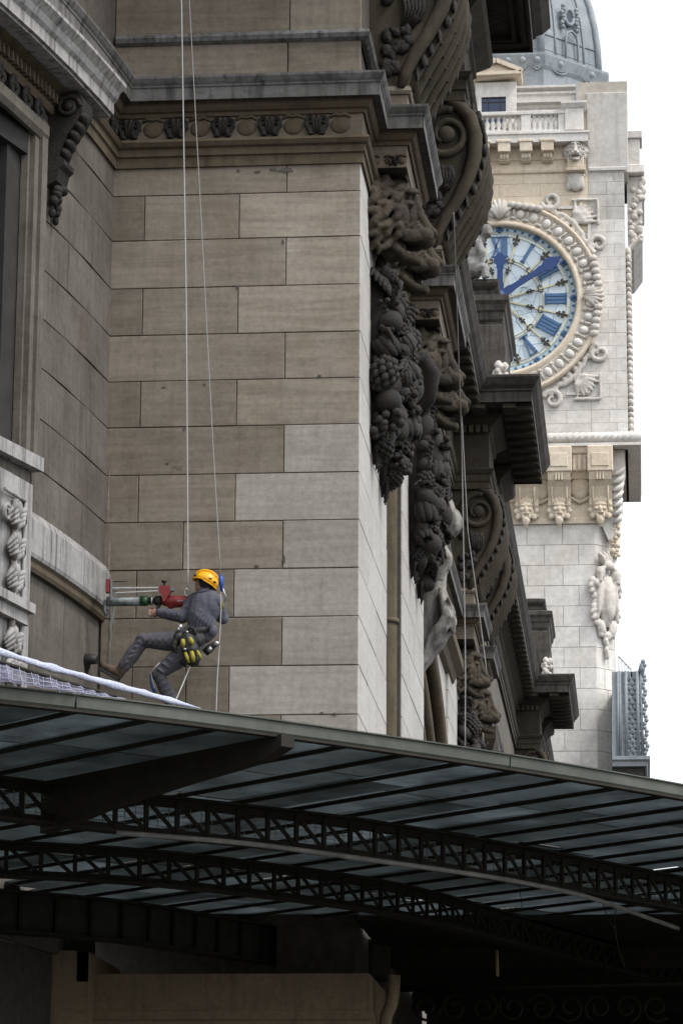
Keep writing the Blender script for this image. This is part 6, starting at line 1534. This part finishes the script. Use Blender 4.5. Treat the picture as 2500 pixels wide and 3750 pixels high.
# harness and belt
hb = MB()
hb.tube([waist + Vector((0.175 * math.cos(t), 0.165 * math.sin(t), -0.06 + 0.05 * math.cos(t))) for t in [k * 6.283 / 20 for k in range(21)]], 0.045, 8)
hb.ball(W(1080, 760, -0.15), (0.12, 0.06, 0.10), None, 12, 9); hb.ball(W(920, 740, -0.13), (0.055, 0.05, 0.07), None, 10, 8)
hb.tube([W(900, 740, -0.14), W(880, 830, -0.15), W(930, 940, -0.12), W(1000, 1010, -0.12)], [0.03, 0.035, 0.035, 0.03], 8)
me = remesh(hb, 0.012, 1, 0.008, 14); me.materials.append(M['rubber']); put('harness', me, None, PER, (0, 0, 0))
gl = MB(); gl.ball(W(940, 640, -0.16), (0.030, 0.02, 0.03), None, 8, 6); gl.ball(W(925, 665, -0.16), (0.02, 0.02, 0.02)); obj('karabiner', gl, 'steel', PER)
# tool bag hanging at the hip
BAG = thing('tool_bag', 'black and yellow tool bag hanging at the hip of the worker', 'bag', W(1060, 1000, -0.24))
bg_ = MB(); limb(bg_, [W(1010, 770, -0.23), W(1040, 860, -0.25), W(1065, 950, -0.24)], [0.085, 0.10, 0.085], 12); me = remesh(bg_, 0.01, 2, 0.01, 14); me.materials.append(M['rubber']); put('bag_body', me, None, BAG, (0, 0, 0))
for (u, v, u2, v2, r, tiltx) in ((965, 765, 970, 835, 0.026, 0), (1035, 750, 1055, 810, 0.028, 0), (990, 890, 1025, 985, 0.02, 0), (1050, 880, 1070, 975, 0.026, 0), (1105, 870, 1140, 950, 0.018, 0)):
    obj('yellow_panel', MB().tube([W(u, v, -0.325), W((u + u2) / 2, (v + v2) / 2, -0.342), W(u2, v2, -0.32)], [r * 0.9, r * 1.1, r * 0.9], 8), 'yellowcloth', BAG)
obj('bag_strap', MB().tube([W(1000, 690, -0.2), W(1030, 650, -0.22), W(1080, 660, -0.22), W(1090, 720, -0.22)], 0.012, 6), 'rubber', BAG)
obj('bag_buckle', MB().ball(W(1005, 690, -0.24), (0.018, 0.012, 0.014)).ball(W(985, 855, -0.34), (0.02, 0.012, 0.014)), 'steel', BAG)
# cordless tool clipped to the rope
TL = thing('rope_clamp', 'grey black clamp hanging between tool bag and rope tail', 'clamp', W(1245, 850, -0.2))
obj('clamp_body', MB().tube([W(1180, 890, -0.2), W(1225, 845, -0.22), W(1262, 815, -0.22), W(1310, 790, -0.24)], [0.045, 0.05, 0.036, 0.03], 10), 'rubber', TL)
obj('clamp_ring', MB().tube([W(1205, 875, -0.25), W(1240, 840, -0.262)], 0.022, 8), 'steel', TL)
obj('clamp_head', MB().ball(W(1288, 800, -0.255), (0.034, 0.03, 0.028)), 'steel', TL)
# fall arrester
FA = thing('rope_grab', 'blue rope grab with steel karabiner behind the yellow helmet', 'rope grab', W(1335, 250, -0.2))
obj('grab_body', MB().tube([W(1325, 150, -0.25), W(1330, 200, -0.25), W(1340, 300, -0.25)], [0.022, 0.026, 0.016], 8), 'blueplast', FA)
obj('lanyard', MB().tube([W(1345, 270, -0.25), W(1365, 320, -0.24), W(1385, 370, -0.22), W(1360, 400, -0.18), W(1340, 440, -0.12)], 0.010, 6), 'steel', FA)
obj('webbing', MB().tube([W(1345, 400, -0.18), W(1350, 470, -0.14)], 0.016, 6), 'yellowcloth', FA)

# ================================================================== CORE DRILL
DR_ = thing('core_drill', 'red core drill on a rail fixed to the wall corner, grey and green bit', 'drill', W(240, 400, 0.12))
dq = 0.14
obj('core_bit', MB().tube([W(240, 400, dq), W(310, 398, dq), W(560, 395, dq)], 0.056, 20), 'bitgrey', DR_)
obj('bit_sleeve', MB().tube([W(565, 395, dq), W(635, 394, dq)], 0.057, 20), 'bitgreen', DR_)
obj('chuck', MB().tube([W(635, 394, dq), W(655, 394, dq), W(660, 394, dq), W(700, 394, dq), W(701, 393, dq), W(760, 393, dq)], [0.035, 0.045, 0.048, 0.03, 0.055, 0.06], 16), 'rubber', DR_)
obj('chuck_ring', MB().tube([W(668, 394, dq), W(680, 394, dq)], 0.052, 16), 'steel', DR_)
mo = MB(); limb(mo, [W(800, 395, dq), W(900, 400, dq), W(985, 400, dq)], [0.058, 0.070, 0.066], 14); mo.ball(W(855, 430, dq), (0.05, 0.05, 0.05))
me = remesh(mo, 0.012, 2); me.materials.append(M['drillred']); put('motor', me, None, DR_, (0, 0, 0))
gp = MB(); gp.prism([(W(u, v, 0).x, W(u, v, 0).z) for u, v in ((730, 250), (745, 235), (835, 240), (842, 300), (810, 350), (790, 390), (768, 390), (765, 340), (735, 300))], 'y', YW + dq - 0.10, YW + dq - 0.03)
obj('carriage', gp, 'drillred', DR_)
obj('clamp_block', MB().box(W(838, 0).x, W(878, 0).x, YW + dq - 0.09, YW + dq - 0.02, W(0, 300).z, W(0, 262).z, 0.004), 'bitgrey', DR_)
obj('knob', MB().lathe([(0, 0), (0.022, 0), (0.03, 0.012), (0.03, 0.03), (0, 0.034)], W(788, 222, dq - 0.06), 12).tube([W(788, 245, dq - 0.06), W(788, 220, dq - 0.06)], 0.012, 8), 'rubber', DR_)
obj('rail', MB().bar(W(290, 270, dq - 0.02), W(735, 266, dq - 0.02), 0.02, 0.014), 'steel', DR_)
obj('rail', MB().bar(W(325, 317, dq - 0.05), W(735, 297, dq - 0.05), 0.02, 0.012), 'steel', DR_)
obj('wall_plate', MB().box(W(268, 0).x, W(285, 0).x, YW + dq - 0.08, YW + dq + 0.06, W(0, 385).z, W(0, 180).z, 0.004), 'bitgrey', DR_)
obj('wall_pad', MB().box(W(226, 0).x, W(262, 0).x, YW + dq - 0.09, YW + dq - 0.01, W(0, 305).z, W(0, 175).z, 0.004), 'drillred', DR_)
obj('anchor_spike', MB().tube([W(290, 212, dq), W(440, 206, dq)], 0.006, 6), 'rubber', DR_)
obj('side_handle', MB().tube([W(735, 415, dq - 0.02), W(735, 450, dq - 0.02), W(700, 500, dq - 0.02), W(700, 545, dq - 0.02)], [0.012, 0.02, 0.018, 0.02], 10), 'rubber', DR_)
obj('vacuum_hose', MB().tube([W(232, 385, dq), W(225, 440, dq), W(220, 490, dq), W(235, 530, dq)], 0.022, 8), 'bitgrey', DR_)
tm = text_mesh('HILTI', 0.028, 0.0012, 'netwhite'); t_ = put('maker_lettering', tm, None, DR_, W(938, 392, dq - 0.078)); t_.rotation_euler = (math.pi / 2, 0, 0)
obj('rope_eye', MB().tube([W(1000 + 15 * math.cos(t), 310 + 38 * math.sin(t), dq - 0.05) for t in [k * 6.283 / 14 for k in range(15)]], 0.007, 6), 'steel', DR_)
# dark spout at the foot of the wing wall
SPT = MB(); SPT.tube([W(-10, 1090, 0.3), W(10, 1010, 0.25), W(30, 960, 0.2), W(90, 950, 0.18), W(150, 960, 0.16)], [0.075, 0.09, 0.085, 0.06, 0.045], 12)
tag(obj('drain_spout', SPT, 'rubber'), 'black curved rubber spout against the wing wall by the boot', 'spout')
# lime slurry run below the drill
